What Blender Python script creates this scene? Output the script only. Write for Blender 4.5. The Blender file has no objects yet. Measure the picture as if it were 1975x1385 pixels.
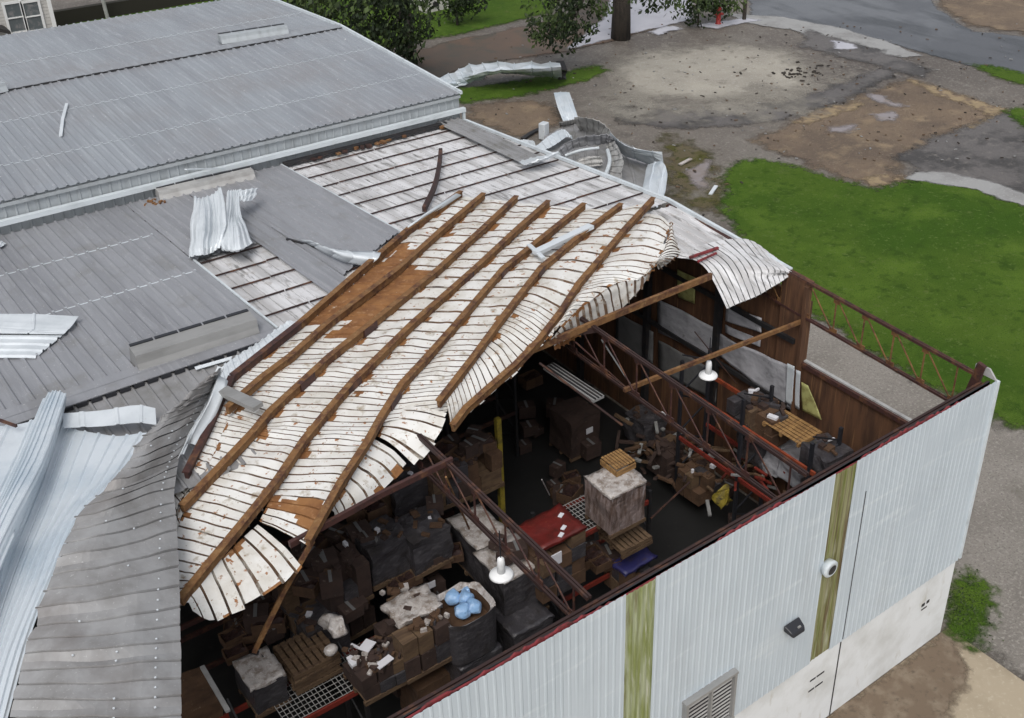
import bpy, bmesh, math, random
from mathutils import Vector, Matrix, noise
random.seed(7)
SC = bpy.context.scene
COL = SC.collection
R = math.radians
# ------------------------------------------------------------------ camera
CAM = Vector((-20.6002, -11.1989, 22.2125)); YAW = -0.67855; PITCH = 0.52565; ROLL = 0.00874
FPX = 2165.63; PPX = 1165.97; PPY = 607.03
_cy, _sy = math.cos(YAW), math.sin(YAW)
FWD = Vector((-_sy*math.cos(PITCH), _cy*math.cos(PITCH), -math.sin(PITCH)))
_r = Vector((_cy, _sy, 0)); _u = _r.cross(FWD)
RT = _r*math.cos(ROLL) + _u*math.sin(ROLL)
UP = -_r*math.sin(ROLL) + _u*math.cos(ROLL)
cd = bpy.data.cameras.new('camera'); cam = bpy.data.objects.new('camera', cd); COL.objects.link(cam)
cam.matrix_world = Matrix(((RT.x, UP.x, -FWD.x, CAM.x), (RT.y, UP.y, -FWD.y, CAM.y), (RT.z, UP.z, -FWD.z, CAM.z), (0, 0, 0, 1)))
cd.sensor_width = 36; cd.lens = 36*FPX/1975
cd.shift_x = -(PPX-987.5)/1975; cd.shift_y = (PPY-692.5)/1975
SC.cycles.transparent_max_bounces = 64
cd.clip_start = 0.1; cd.clip_end = 2000
SC.camera = cam
# ------------------------------------------------------------------ light
SUN = Vector((-0.50, -0.55, 1.0)).normalized()
w = bpy.data.worlds.new('World'); SC.world = w; w.use_nodes = True
nt = w.node_tree; bg = nt.nodes['Background']
sky = nt.nodes.new('ShaderNodeTexSky'); sky.sky_type = 'NISHITA'; sky.sun_disc = False
sky.sun_elevation = math.asin(SUN.z); sky.sun_rotation = math.atan2(SUN.x, SUN.y)
sky.air_density = 1.0; sky.dust_density = 4.0; sky.ozone_density = 1.0
hs = nt.nodes.new('ShaderNodeHueSaturation'); hs.inputs['Saturation'].default_value = 0.32
nt.links.new(sky.outputs[0], hs.inputs['Color']); nt.links.new(hs.outputs[0], bg.inputs[0])
bg.inputs[1].default_value = 0.15
sd = bpy.data.lights.new('sun', 'SUN'); sd.energy = 0.95; sd.angle = R(25); sd.color = (1, .97, .92)
so = bpy.data.objects.new('sun', sd); COL.objects.link(so)
so.rotation_euler = SUN.to_track_quat('Z', 'Y').to_euler(); so.location = (0, 0, 40)
SC.view_settings.view_transform = 'Standard'; SC.view_settings.look = 'None'
SC.view_settings.exposure = 0.12; SC.view_settings.gamma = 1.0
# ------------------------------------------------------------------ helpers
def ray(px, py): return FWD*FPX + RT*(px-PPX) - UP*(py-PPY)
def P(px, py, z): v = ray(px, py); return CAM + v*((z-CAM.z)/v.z)
def PX(px, py, x): v = ray(px, py); return CAM + v*((x-CAM.x)/v.x)
def PY(px, py, y): v = ray(px, py); return CAM + v*((y-CAM.y)/v.y)
RIDGE_Y, RIDGE_Z, SB, SF = 11.4, 8.45, 0.0739, 0.0395
def roofz(y): return RIDGE_Z - SB*(y-RIDGE_Y) if y > RIDGE_Y else RIDGE_Z - SF*(RIDGE_Y-y)
def PR(px, py, up=0.0):          # on the back slope of the near roof
    v = ray(px, py); t = (RIDGE_Z+up - SB*(CAM.y-RIDGE_Y) - CAM.z)/(v.z + SB*v.y); return CAM + v*t
def PF(px, py, up=0.0):          # on the front slope
    v = ray(px, py); t = (RIDGE_Z+up + SF*(CAM.y-RIDGE_Y) - CAM.z)/(v.z - SF*v.y); return CAM + v*t

def ramp(nt, fac, stops):
    r = nt.nodes.new('ShaderNodeValToRGB'); e = r.color_ramp.elements
    while len(e) < len(stops): e.new(0.5)
    for el, (p, c) in zip(e, stops): el.position = p; el.color = (*c, 1)
    nt.links.new(fac, r.inputs[0]); return r.outputs[0]
def mat(name, base, rough=.6, metal=0.0, layers=(), bump=None, spec=.5, soft=None):
    """base colour, then layers (scale xyz or float, colour, lo, hi, detail): noise-masked colours laid over it"""
    m = bpy.data.materials.new(name); m.use_nodes = True; t = m.node_tree; b = t.nodes['Principled BSDF']
    b.inputs['Roughness'].default_value = rough; b.inputs['Metallic'].default_value = metal
    b.inputs['Specular IOR Level'].default_value = spec
    tc = t.nodes.new('ShaderNodeTexCoord')
    rgb = t.nodes.new('ShaderNodeRGB'); rgb.outputs[0].default_value = (*base, 1); cur = rgb.outputs[0]
    for i, (s, c, lo, hi, det) in enumerate(layers):
        mp = t.nodes.new('ShaderNodeMapping')
        sc = s if isinstance(s, tuple) else (s, s, s)
        mp.inputs['Scale'].default_value = sc; mp.inputs['Location'].default_value = (i*3.7, i*1.9, i*5.1)
        t.links.new(tc.outputs['Object'], mp.inputs[0])
        n = t.nodes.new('ShaderNodeTexNoise'); n.inputs['Scale'].default_value = 1; n.inputs['Detail'].default_value = det
        n.inputs['Roughness'].default_value = .62
        t.links.new(mp.outputs[0], n.inputs[0])
        f = ramp(t, n.outputs[0], [(lo, (0, 0, 0)), (hi, (1, 1, 1))])
        mx = t.nodes.new('ShaderNodeMix'); mx.data_type = 'RGBA'
        t.links.new(f, mx.inputs[0]); t.links.new(cur, mx.inputs[6]); mx.inputs[7].default_value = (*c, 1); cur = mx.outputs[2]
    t.links.new(cur, b.inputs['Base Color'])
    if bump:
        n = t.nodes.new('ShaderNodeTexNoise'); n.inputs['Scale'].default_value = bump[0]; n.inputs['Detail'].default_value = 6
        t.links.new(tc.outputs['Object'], n.inputs[0])
        bp = t.nodes.new('ShaderNodeBump'); bp.inputs['Strength'].default_value = bump[1]; bp.inputs['Distance'].default_value = bump[2] if len(bump) > 2 else .05
        t.links.new(n.outputs[0], bp.inputs['Height']); t.links.new(bp.outputs[0], b.inputs['Normal'])
    if soft:
        at = t.nodes.new('ShaderNodeAttribute'); at.attribute_name = 'edge'
        n = t.nodes.new('ShaderNodeTexNoise'); n.inputs['Scale'].default_value = soft; n.inputs['Detail'].default_value = 7; n.inputs['Roughness'].default_value = .7
        t.links.new(tc.outputs['Object'], n.inputs[0])
        a = t.nodes.new('ShaderNodeMath'); a.operation = 'MULTIPLY_ADD'; a.inputs[1].default_value = 1.1; t.links.new(n.outputs[0], a.inputs[0]); 
        a.inputs[2].default_value = -.55; b2 = t.nodes.new('ShaderNodeMath'); b2.operation = 'ADD'
        t.links.new(at.outputs['Fac'], b2.inputs[0]); t.links.new(a.outputs[0], b2.inputs[1])
        f = ramp(t, b2.outputs[0], [(.36, (0, 0, 0)), (.64, (1, 1, 1))])
        tr = t.nodes.new('ShaderNodeBsdfTransparent'); ms = t.nodes.new('ShaderNodeMixShader')
        t.links.new(f, ms.inputs[0]); t.links.new(tr.outputs[0], ms.inputs[1]); t.links.new(b.outputs[0], ms.inputs[2])
        t.links.new(ms.outputs[0], t.nodes['Material Output'].inputs['Surface'])
    return m
M = {}
M['roof'] = mat('grey_roof_metal', (.285, .292, .312), .45, .15, [((.9, .06, .5), (.235, .24, .258), .42, .62, 4), ((9, .5, 9), (.325, .332, .352), .5, .75, 3), (1.1, (.225, .225, .225), .55, .78, 6), (.5, (.205, .202, .195), .56, .75, 6), (15, (.50, .50, .51), .685, .72, 2)])
M['roof_dirty'] = mat('weathered_roof_metal', (.24, .24, .242), .55, .1, [((3, .4, 3), (.31, .31, .32), .4, .7, 4), (1.3, (.15, .145, .13), .5, .75, 6)])
M['backroof'] = mat('far_roof_metal', (.295, .318, .345), .42, .15, [((.7, .05, .35), (.245, .26, .285), .42, .62, 4), (.3, (.265, .27, .285), .45, .65, 5), ((7, .4, 7), (.345, .368, .395), .5, .75, 3), (10, (.55, .56, .57), .69, .72, 2)])
M['backwall'] = mat('far_wall_metal', (.38, .41, .43), .5, .1, [((3, 3, .4), (.28, .30, .31), .45, .75, 4)])
M['gutter'] = mat('white_gutter', (.58, .63, .66), .4, .0, [((.8, 2, 2), (.45, .49, .51), .5, .7, 4)])
M['white'] = mat('white_sheet', (.62, .66, .69), .38, .1, [(1.2, (.50, .54, .57), .42, .7, 5), (7, (.40, .40, .38), .66, .76, 4)])
M['bluewhite'] = mat('shiny_white_sheet', (.63, .68, .72), .3, .2, [((.7, .7, .7), (.48, .55, .61), .44, .66, 5), (9, (.4, .42, .42), .70, .78, 4)])
M['greysheet'] = mat('grey_torn_sheet', (.32, .32, .322), .5, .05, [(1.5, (.215, .21, .205), .4, .7, 6), (22, (.40, .40, .40), .66, .72, 2), (.6, (.20, .19, .185), .5, .66, 5)])
M['lapshade'] = mat('painted_lap_shade', (.055, .054, .055), .8, 0, [(2.5, (.15, .15, .15), .5, .66, 4)])  # shadow lines of the lap ribs, painted as a near-black groove colour
M['liner'] = mat('white_liner', (.71, .705, .68), .55, 0, [(1.2, (.56, .535, .485), .45, .68, 7), (3.4, (.33, .275, .20), .57, .70, 8), (5.5, (.29, .125, .045), .615, .65, 8), (12, (.24, .14, .07), .65, .68, 5)])
M['rustliner'] = mat('rusty_liner', (.27, .125, .042), .8, 0, [(2.5, (.17, .07, .025), .4, .65, 6), (8, (.36, .20, .095), .56, .72, 5), (4, (.55, .48, .39), .66, .70, 6)])
M['groove'] = mat('rusty_shaded_groove', (.155, .092, .055), .85, 0, [(2.2, (.36, .335, .295), .50, .60, 4), (1.3, (.065, .042, .03), .50, .66, 5)])  # rust, with the shade inside the rib recesses mixed into the colour
M['groove_clean'] = mat('grey_groove', (.20, .20, .20), .7, 0, [((4, 1, 4), (.50, .50, .50), .48, .60, 4)])  # patchy darker grey along the rib grooves
M['rust'] = mat('rusty_steel', (.185, .090, .032), .85, .05, [(2.6, (.085, .034, .018), .46, .62, 7), (9, (.25, .145, .06), .50, .68, 5), (1.2, (.055, .022, .015), .58, .68, 5)], (30, .3, .02))
M['maroon'] = mat('maroon_steel', (.060, .024, .020), .65, .05, [(3, (.13, .058, .028), .50, .66, 6), (8, (.025, .014, .013), .5, .7, 4)])
M['darkmaroon'] = mat('dark_red_steel', (.032, .015, .013), .65, .05, [(3, (.105, .045, .024), .52, .66, 6)])
M['redprimer'] = mat('red_primer', (.20, .025, .03), .6, 0, [(6, (.08, .02, .018), .48, .62, 5)])
M['deck'] = mat('white_roof_liner', (.64, .64, .65), .5, 0, [((2.4, .22, 1), (.42, .415, .415), .44, .60, 6), ((6, .8, 1), (.23, .225, .22), .57, .65, 7), (3.5, (.42, .40, .385), .55, .7, 8)])
M['wallpanel'] = mat('pale_blue_wall_metal', (.52, .585, .635), .45, .05, [((2.5, 2.5, .5), (.48, .545, .595), .42, .66, 4), ((.8, .8, .25), (.46, .51, .55), .55, .75, 5), ((.4, .4, 3), (.56, .62, .66), .6, .7, 3)])
M['basewall'] = mat('white_painted_block', (.70, .72, .73), .7, 0, [(.9, (.56, .57, .56), .45, .7, 6), ((2.5, 2.5, .9), (.45, .43, .37), .62, .78, 6)], (60, .15, .01))
M['fibre'] = mat('mossy_fibreglass', (.33, .36, .23), .6, 0, [((9, 9, .7), (.19, .22, .07), .42, .6, 6), ((14, 14, 1.2), (.44, .45, .36), .58, .70, 5), ((4, 4, .5), (.13, .11, .05), .56, .70, 6)])
M['fibre2'] = mat('brown_mossy_fibreglass', (.25, .245, .13), .6, 0, [((9, 9, .5), (.13, .145, .035), .42, .6, 6), ((12, 12, .35), (.10, .065, .03), .5, .64, 5), ((6, 6, .5), (.36, .36, .26), .56, .7, 5)])
M['black'] = mat('black_plastic', (.02, .021, .026), .45)
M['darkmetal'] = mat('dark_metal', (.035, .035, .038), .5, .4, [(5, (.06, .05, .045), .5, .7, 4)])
M['greymetal'] = mat('grey_metal', (.30, .30, .295), .5, .2, [((1, 3, 3), (.23, .23, .225), .4, .7, 4)])
M['palegrey'] = mat('pale_grey_metal', (.42, .42, .41), .5, .1, [(2, (.30, .29, .28), .45, .7, 5)])
M['redbeam'] = mat('red_rack_paint', (.20, .028, .018), .55, 0, [(4, (.085, .022, .016), .48, .66, 6)])
M['orangebeam'] = mat('orange_paint', (.27, .055, .022), .55, 0, [(4, (.12, .03, .018), .48, .64, 6)])
M['yellow'] = mat('yellow_paint', (.27, .21, .025), .6, 0, [(4, (.11, .085, .025), .46, .62, 6), (9, (.05, .04, .02), .6, .7, 5)])
M['wood'] = mat('pallet_wood', (.135, .086, .048), .8, 0, [((2, 14, 8), (.075, .045, .027), .4, .65, 5)])
M['lightwood'] = mat('light_pallet_wood', (.33, .19, .07), .8, 0, [((2, 14, 8), (.17, .09, .035), .42, .62, 5)])
M['card'] = mat('cardboard', (.095, .052, .028), .85, 0, [(3, (.06, .032, .018), .45, .65, 5), (12, (.17, .12, .08), .64, .70, 4)])
M['darkcard'] = mat('wet_cardboard', (.050, .030, .024), .8, 0, [(3, (.03, .018, .015), .45, .65, 5), (10, (.12, .09, .075), .64, .72, 5)])
M['shrink'] = mat('dark_stretch_wrap', (.050, .047, .052), .28, 0, [((4, 4, 14), (.10, .095, .10), .5, .7, 5), (3, (.04, .036, .036), .5, .7, 4)], (9, .5, .05))
M['clearwrap'] = mat('clear_stretch_wrap', (.24, .19, .18), .3, 0, [((9, 9, 2), (.11, .075, .06), .42, .6, 6), ((13, 13, 3), (.42, .40, .42), .60, .72, 6)], (14, .5, .05))
M['papertop'] = mat('white_plastic_cover', (.46, .43, .41), .35, 0, [(5, (.24, .20, .17), .46, .62, 7), (16, (.62, .61, .62), .58, .7, 4)], (12, .6, .05))
M['bag'] = mat('pale_blue_bag', (.26, .44, .70), .3, 0, [(6, (.42, .56, .76), .5, .7, 4)], (10, .6, .06))
M['blue'] = mat('dark_blue_plastic', (.022, .022, .10), .5, 0, [(5, (.04, .03, .05), .5, .66, 5)])
M['redtop'] = mat('red_tarp', (.13, .015, .012), .45, 0, [(3, (.07, .013, .010), .45, .68, 5), (9, (.20, .045, .025), .62, .72, 5)], (6, .4, .05))
M['paper'] = mat('white_paper', (.68, .68, .72), .6)
M['lampwhite'] = mat('white_enamel', (.82, .83, .83), .3)
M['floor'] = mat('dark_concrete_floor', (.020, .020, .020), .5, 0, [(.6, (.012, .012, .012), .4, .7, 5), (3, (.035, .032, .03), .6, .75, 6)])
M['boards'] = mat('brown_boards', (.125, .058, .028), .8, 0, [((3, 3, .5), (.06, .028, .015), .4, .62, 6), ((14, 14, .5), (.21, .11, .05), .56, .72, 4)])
M['insul'] = mat('white_insulation_facing', (.40, .40, .425), .5, 0, [((2, 2, 5), (.26, .26, .28), .42, .66, 6), (6, (.16, .155, .155), .62, .75, 5)], (3, .5, .1))
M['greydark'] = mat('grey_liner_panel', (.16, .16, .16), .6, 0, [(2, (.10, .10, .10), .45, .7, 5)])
M['yellowpanel'] = mat('translucent_yellow_panel', (.36, .36, .14), .6, 0, [(4, (.22, .2, .07), .45, .65, 5)])
M['gravel'] = mat('gravel_lot', (.150, .130, .110), .6, 0, [(.05, (.095, .080, .068), .44, .60, 6), (.10, (.22, .205, .178), .56, .70, 7), (.35, (.085, .073, .062), .56, .70, 8), (1.1, (.19, .17, .145), .56, .68, 7), (7, (.23, .215, .19), .54, .66, 4), (16, (.09, .08, .07), .56, .64, 3)], (14, .6, .05))
M['drive'] = mat('gravel_drive', (.235, .215, .19), .8, 0, [(.25, (.175, .158, .138), .44, .62, 6), (9, (.30, .28, .25), .52, .66, 4), (15, (.145, .132, .115), .55, .66, 3), (.5, (.13, .115, .095), .60, .74, 7), (.15, (.28, .26, .23), .56, .7, 6)], (16, .6, .05), soft=1.2)
M['grass'] = mat('lawn_grass', (.078, .136, .017), .85, 0, [(.10, (.050, .108, .011), .44, .60, 6), (.32, (.100, .170, .022), .50, .66, 7), (.9, (.12, .15, .045), .62, .74, 8), (1.6, (.040, .086, .010), .53, .68, 8), (5, (.115, .170, .04), .57, .68, 6), (18, (.030, .068, .008), .57, .66, 3)], (22, .9, .12), spec=.1, soft=2.2)
M['weeds'] = mat('patchy_weeds', (.125, .105, .065), .9, 0, [(.8, (.085, .082, .028), .46, .60, 7), (3, (.042, .050, .014), .55, .66, 6), (.5, (.20, .185, .165), .58, .70, 6)], (18, .8, .1), spec=.1, soft=.9)
M['asphalt'] = mat('wet_asphalt', (.060, .062, .070), .3, 0, [(.12, (.115, .12, .13), .46, .60, 6), ((.5, .12, 1), (.026, .028, .032), .5, .62, 7), (20, (.10, .10, .105), .55, .7, 3)], (40, .3, .02), soft=1)
M['conc'] = mat('pale_concrete', (.30, .30, .295), .7, 0, [(.5, (.21, .205, .2), .45, .68, 6), (9, (.36, .36, .35), .55, .7, 4)], (40, .2, .02), soft=0.9)
M['wetconc'] = mat('wet_pale_pavement', (.46, .46, .50), .5, 0, [(.4, (.38, .38, .42), .45, .68, 5)], soft=0.8)
M['slab'] = mat('tan_concrete_slab', (.36, .30, .215), .8, 0, [(.5, (.28, .23, .16), .45, .66, 6), (8, (.42, .36, .27), .55, .7, 4)], (40, .2, .02), soft=1.5)
M['stain'] = mat('brown_wet_stain', (.145, .105, .07), .7, 0, [(1.2, (.22, .175, .125), .48, .64, 6), (6, (.10, .075, .05), .55, .7, 5)], (30, .3, .02), soft=1.2)
M['dirt'] = mat('brown_dirt', (.165, .120, .082), .9, 0, [(.22, (.115, .085, .062), .43, .60, 7), (.6, (.235, .175, .112), .53, .68, 8), (2.5, (.10, .075, .056), .56, .70, 7), (9, (.22, .18, .13), .58, .68, 4)], (14, .6, .08), soft=.9)
M['mud'] = mat('dark_wet_gravel', (.115, .104, .098), .45, 0, [(.35, (.042, .037, .034), .47, .58, 7), (2.5, (.16, .145, .13), .54, .7, 7), (12, (.075, .066, .058), .55, .66, 4)], (14, .6, .06), soft=.7)
M['straw'] = mat('straw_edge', (.29, .22, .13), .9, 0, [(1.5, (.165, .12, .08), .46, .58, 7)], (16, .6, .06), soft=.9)
M['puddle'] = mat('muddy_puddle', (.24, .21, .21), .22, 0, [(.8, (.20, .16, .13), .45, .65, 5)], soft=1)
M['street'] = mat('brown_wet_street', (.085, .066, .052), .7, 0, [(.1, (.125, .08, .055), .44, .62, 6), (.5, (.055, .06, .05), .5, .7, 6)], (16, .4, .04), soft=0.5)
M['silt'] = mat('pale_silt', (.36, .335, .285), .9, 0, [(.2, (.26, .24, .205), .42, .65, 7), (1.2, (.17, .15, .125), .57, .70, 8), (9, (.42, .40, .36), .56, .68, 4)], (16, .5, .05), soft=.2)
M['bark'] = mat('dark_bark', (.045, .036, .028), .9, 0, [((5, 5, .8), (.02, .016, .013), .45, .65, 6)], (14, .8, .1))
M['leafa'] = mat('dark_green_leaf', (.013, .024, .007), .6, spec=.3)
M['leafb'] = mat('mid_green_leaf', (.030, .050, .013), .6, spec=.3)
M['leafc'] = mat('light_green_leaf', (.065, .095, .028), .6, spec=.3)
M['siding'] = mat('white_siding', (.50, .49, .46), .7, 0, [((.5, .5, 5), (.43, .42, .40), .45, .65, 3)])
M['trim'] = mat('white_trim', (.68, .69, .68), .6)
M['glass'] = mat('dark_window_glass', (.10, .115, .12), .15, 0, [(3, (.2, .2, .2), .5, .7, 3)])
M['darkroof'] = mat('dark_shingles', (.03, .028, .027), .9)
M['hydrant'] = mat('red_hydrant_paint', (.35, .03, .025), .5)
M['hedge'] = mat('dark_hedge_soil', (.022, .020, .014), .95)

class MB:
    def __init__(s): s.v = []; s.f = []; s.m = []
    def add(s, vs, fs, mi=0):
        n = len(s.v); s.v += [Vector(p) for p in vs]
        for f in fs: s.f.append(tuple(n+i for i in f)); s.m.append(mi)
    def quad(s, a, b, c, d, mi=0): s.add([a, b, c, d], [(0, 1, 2, 3)], mi)
    def box(s, c, size, rot=0.0, mi=0, mtx=None, jit=0):
        c = Vector(c); h = Vector(size)/2
        mt = mtx if mtx else Matrix.Rotation(rot, 3, 'Z')
        vs = []
        for z in (-1, 1):
            for x, y in ((-1, -1), (1, -1), (1, 1), (-1, 1)):
                p = Vector((x*h.x, y*h.y, z*h.z))
                if jit: p += Vector([random.uniform(-jit, jit) for _ in range(3)])
                vs.append(c + mt @ p)
        s.add(vs, [(3, 2, 1, 0), (4, 5, 6, 7), (0, 1, 5, 4), (1, 2, 6, 5), (2, 3, 7, 6), (3, 0, 4, 7)], mi); return s
    def beam(s, pts, w, h, mi=0, up=Vector((0, 0, 1)), lift=0.0):
        pts = [Vector(p) for p in pts]; rings = []
        for i, p in enumerate(pts):
            d = (pts[min(i+1, len(pts)-1)] - pts[max(i-1, 0)]).normalized()
            sd = d.cross(up)
            if sd.length < 1e-4: sd = d.cross(Vector((0, 1, 0)))
            sd.normalize(); n = sd.cross(d).normalized()
            q = p + n*lift
            rings.append([q-sd*w/2-n*h/2, q+sd*w/2-n*h/2, q+sd*w/2+n*h/2, q-sd*w/2+n*h/2])
        vs = [p for r in rings for p in r]; fs = []
        for i in range(len(pts)-1):
            a, b = i*4, i*4+4
            for k in range(4): fs.append((a+k, a+(k+1) % 4, b+(k+1) % 4, b+k))
        fs += [(3, 2, 1, 0), tuple(len(vs)-4+k for k in range(4))]
        s.add(vs, fs, mi); return s
    def tube(s, pts, r, n=8, mi=0, r2=None):
        pts = [Vector(p) for p in pts]; vs = []; fs = []
        for i, p in enumerate(pts):
            d = (pts[min(i+1, len(pts)-1)] - pts[max(i-1, 0)]).normalized()
            a = d.orthogonal().normalized() if abs(d.z) > .9 else d.cross(Vector((0, 0, 1))).normalized()
            b = d.cross(a)
            t = i/(len(pts)-1); rr = r if r2 is None else r+(r2-r)*t
            for k in range(n): vs.append(p + a*math.cos(k*2*math.pi/n)*rr + b*math.sin(k*2*math.pi/n)*rr)
        for i in range(len(pts)-1):
            for k in range(n): fs.append((i*n+k, i*n+(k+1) % n, i*n+n+(k+1) % n, i*n+n+k))
        fs += [tuple(range(n))[::-1], tuple(len(vs)-n+k for k in range(n))]
        s.add(vs, fs, mi); return s
    def lathe(s, c, prof, n=20, mi=0, mtx=None):
        c = Vector(c); vs = []; fs = []; mt = mtx or Matrix.Identity(3)
        for r, z in prof:
            for k in range(n): vs.append(c + mt @ Vector((r*math.cos(k*2*math.pi/n), r*math.sin(k*2*math.pi/n), z)))
        for i in range(len(prof)-1):
            for k in range(n): fs.append((i*n+k, i*n+(k+1) % n, i*n+n+(k+1) % n, i*n+n+k))
        fs += [tuple(range(n))[::-1], tuple(len(vs)-n+k for k in range(n))]
        s.add(vs, fs, mi); return s
    def lump(s, c, size, rot=0, amp=.04, n=6, seed=0, mi=0, freq=2.5, round_=0.0):
        c = Vector(c); mt = Matrix.Rotation(rot, 3, 'Z'); h = Vector(size)/2
        idx = {}; vs = []; fs = []
        def vert(i, j, k):
            if (i, j, k) not in idx:
                q = Vector((i/n*2-1, j/n*2-1, k/n*2-1))
                if round_: q = q.lerp(q.normalized()*1.15, round_)
                p = Vector((q.x*h.x, q.y*h.y, q.z*h.z))
                o = noise.noise_vector(p*freq + Vector((seed*7.3, seed*3.1, seed)))*amp
                if k == 0: o.z = 0
                idx[(i, j, k)] = len(vs); vs.append(c + mt @ (p+o))
            return idx[(i, j, k)]
        for a in range(n):
            for b in range(n):
                fs.append((vert(a, b, n), vert(a+1, b, n), vert(a+1, b+1, n), vert(a, b+1, n)))
                fs.append((vert(a, b, 0), vert(a, b+1, 0), vert(a+1, b+1, 0), vert(a+1, b, 0)))
                fs.append((vert(a, 0, b), vert(a+1, 0, b), vert(a+1, 0, b+1), vert(a, 0, b+1)))
                fs.append((vert(a, n, b), vert(a, n, b+1), vert(a+1, n, b+1), vert(a+1, n, b)))
                fs.append((vert(0, a, b), vert(0, a, b+1), vert(0, a+1, b+1), vert(0, a+1, b)))
                fs.append((vert(n, a, b), vert(n, a+1, b), vert(n, a+1, b+1), vert(n, a, b+1)))
        s.add(vs, fs, mi); return s
    def build(s, name, mats, parent=None, smooth=False, solid=0.0, at=None, bevel=0.0):
        if not isinstance(mats, (list, tuple)): mats = [mats]
        o0 = Vector((0, 0, 0))
        if parent is not None:
            q = parent
            while q is not None: o0 = o0 + q.location; q = q.parent
        loc = Vector((0, 0, 0))
        if parent is None:
            if at is None and s.v:
                xs = [p.x for p in s.v]; ys = [p.y for p in s.v]; zs = [p.z for p in s.v]
                at = Vector(((min(xs)+max(xs))/2, (min(ys)+max(ys))/2, min(zs)))
            loc = Vector(at) if at is not None else loc
            o0 = loc
        me = bpy.data.meshes.new(name); me.from_pydata([tuple(p-o0) for p in s.v], [], s.f)
        for m in mats: me.materials.append(m if not isinstance(m, str) else M[m])
        for p, mi in zip(me.polygons, s.m): p.material_index = mi; p.use_smooth = smooth
        me.update()
        o = bpy.data.objects.new(name, me); o.location = loc; COL.objects.link(o)
        if parent is not None: o.parent = parent
        if solid:
            md = o.modifiers.new('thickness', 'SOLIDIFY'); md.thickness = solid; md.offset = -1
        if bevel:
            md = o.modifiers.new('bevel', 'BEVEL'); md.width = bevel; md.segments = 2
        return o
def thing(name, label, cat, loc=(0, 0, 0), group=None):
    o = bpy.data.objects.new(name, None); o.empty_display_size = .2; o.location = loc; COL.objects.link(o)
    o['label'] = label; o['category'] = cat
    if group: o['group'] = group
    return o
def tag(o, label, cat, group=None, kind=None):
    o['label'] = label; o['category'] = cat
    if group: o['group'] = group
    if kind: o['kind'] = kind
    return o
def copy_tree(o, parent=None, loc=None):
    c = o.copy(); COL.objects.link(c); c.parent = parent
    if loc is not None: c.location = loc
    for ch in list(o.children): copy_tree(ch, c)
    return c

def sheet(S, ulen, nv, pitch=.3, h=.035, wt=.05, wb=.11, sign=1, mi=0, gmi=None, matfn=None, ripple=0.0, seed=0, mb=None, u_off=0.0, flank=False):
    """ribbed metal sheet on the surface S(u,v); ribs run along v; sign -1 gives grooves"""
    mb = mb or MB(); us = []
    k = 0; x = -u_off
    while x < ulen:
        a = (pitch-wb)/2
        for off, hh in ((0, 0), (a, 0), (a+(wb-wt)/2, 1), (a+(wb+wt)/2, 1), (a+wb, 0)):
            if 0 <= x+off <= ulen: us.append(((x+off)/ulen, hh))
        x += pitch
    us.append((1.0, 0)); vs = []; n = len(us)
    e = 1e-3
    for j in range(nv+1):
        v = j/nv
        for u, hh in us:
            p = S(u, v)
            du = S(min(u+e, 1), v) - S(max(u-e, 0), v); dv = S(u, min(v+e, 1)) - S(u, max(v-e, 0))
            nn = du.cross(dv)
            nn = nn.normalized() if nn.length > 1e-9 else Vector((0, 0, 1))
            if nn.z < 0: nn = -nn
            d = hh*h*sign
            if ripple: d += ripple*noise.noise(Vector((u*ulen*1.3+seed*9, v*4+seed, seed)))
            vs.append(p + nn*d)
    base = len(mb.v); mb.v += vs
    for j in range(nv):
        for i in range(n-1):
            a = base+j*n+i
            mb.f.append((a, a+1, a+n+1, a+n))
            deep = us[i][1]+us[i+1][1] >= 1
            m_ = mi
            if matfn: m_ = matfn((us[i][0]+us[i+1][0])/2, (j+.5)/nv)
            if gmi is not None and m_ == mi and ((us[i][1] == 1 and us[i+1][1] == 1) or (flank and deep)): m_ = gmi
            mb.m.append(m_)
    return mb
def wall_sheet(S, ulen, nv, **k): return sheet(S, ulen, nv, **k)
def cr(p, t):           # Catmull-Rom through list p, t in 0..1
    n = len(p)-1; x = min(max(t, 0), 1)*n; i = min(int(x), n-1); f = x-i
    a, b, c, d = p[max(i-1, 0)], p[i], p[i+1], p[min(i+2, n)]
    if i == 0: a = b*2-c
    if i+2 > n: d = c*2-b
    return (b*2 + (c-a)*f + (a*2-b*5+c*4-d)*f*f + (b*3-a-c*3+d)*f*f*f)*.5
def grid(rows): return lambda u, v: cr([cr(r, u) for r in rows], v)   # rows run over v, columns over u
def lin(p, t):
    n = len(p)-1; x = min(max(t, 0), 1)*n; i = min(int(x), n-1); f = x-i; return p[i].lerp(p[i+1], f)
def bilin(a, b, c, d): return lambda u, v: a.lerp(b, u).lerp(d.lerp(c, u), v)
def plen(p): return sum((p[i+1]-p[i]).length for i in range(len(p)-1))

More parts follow.
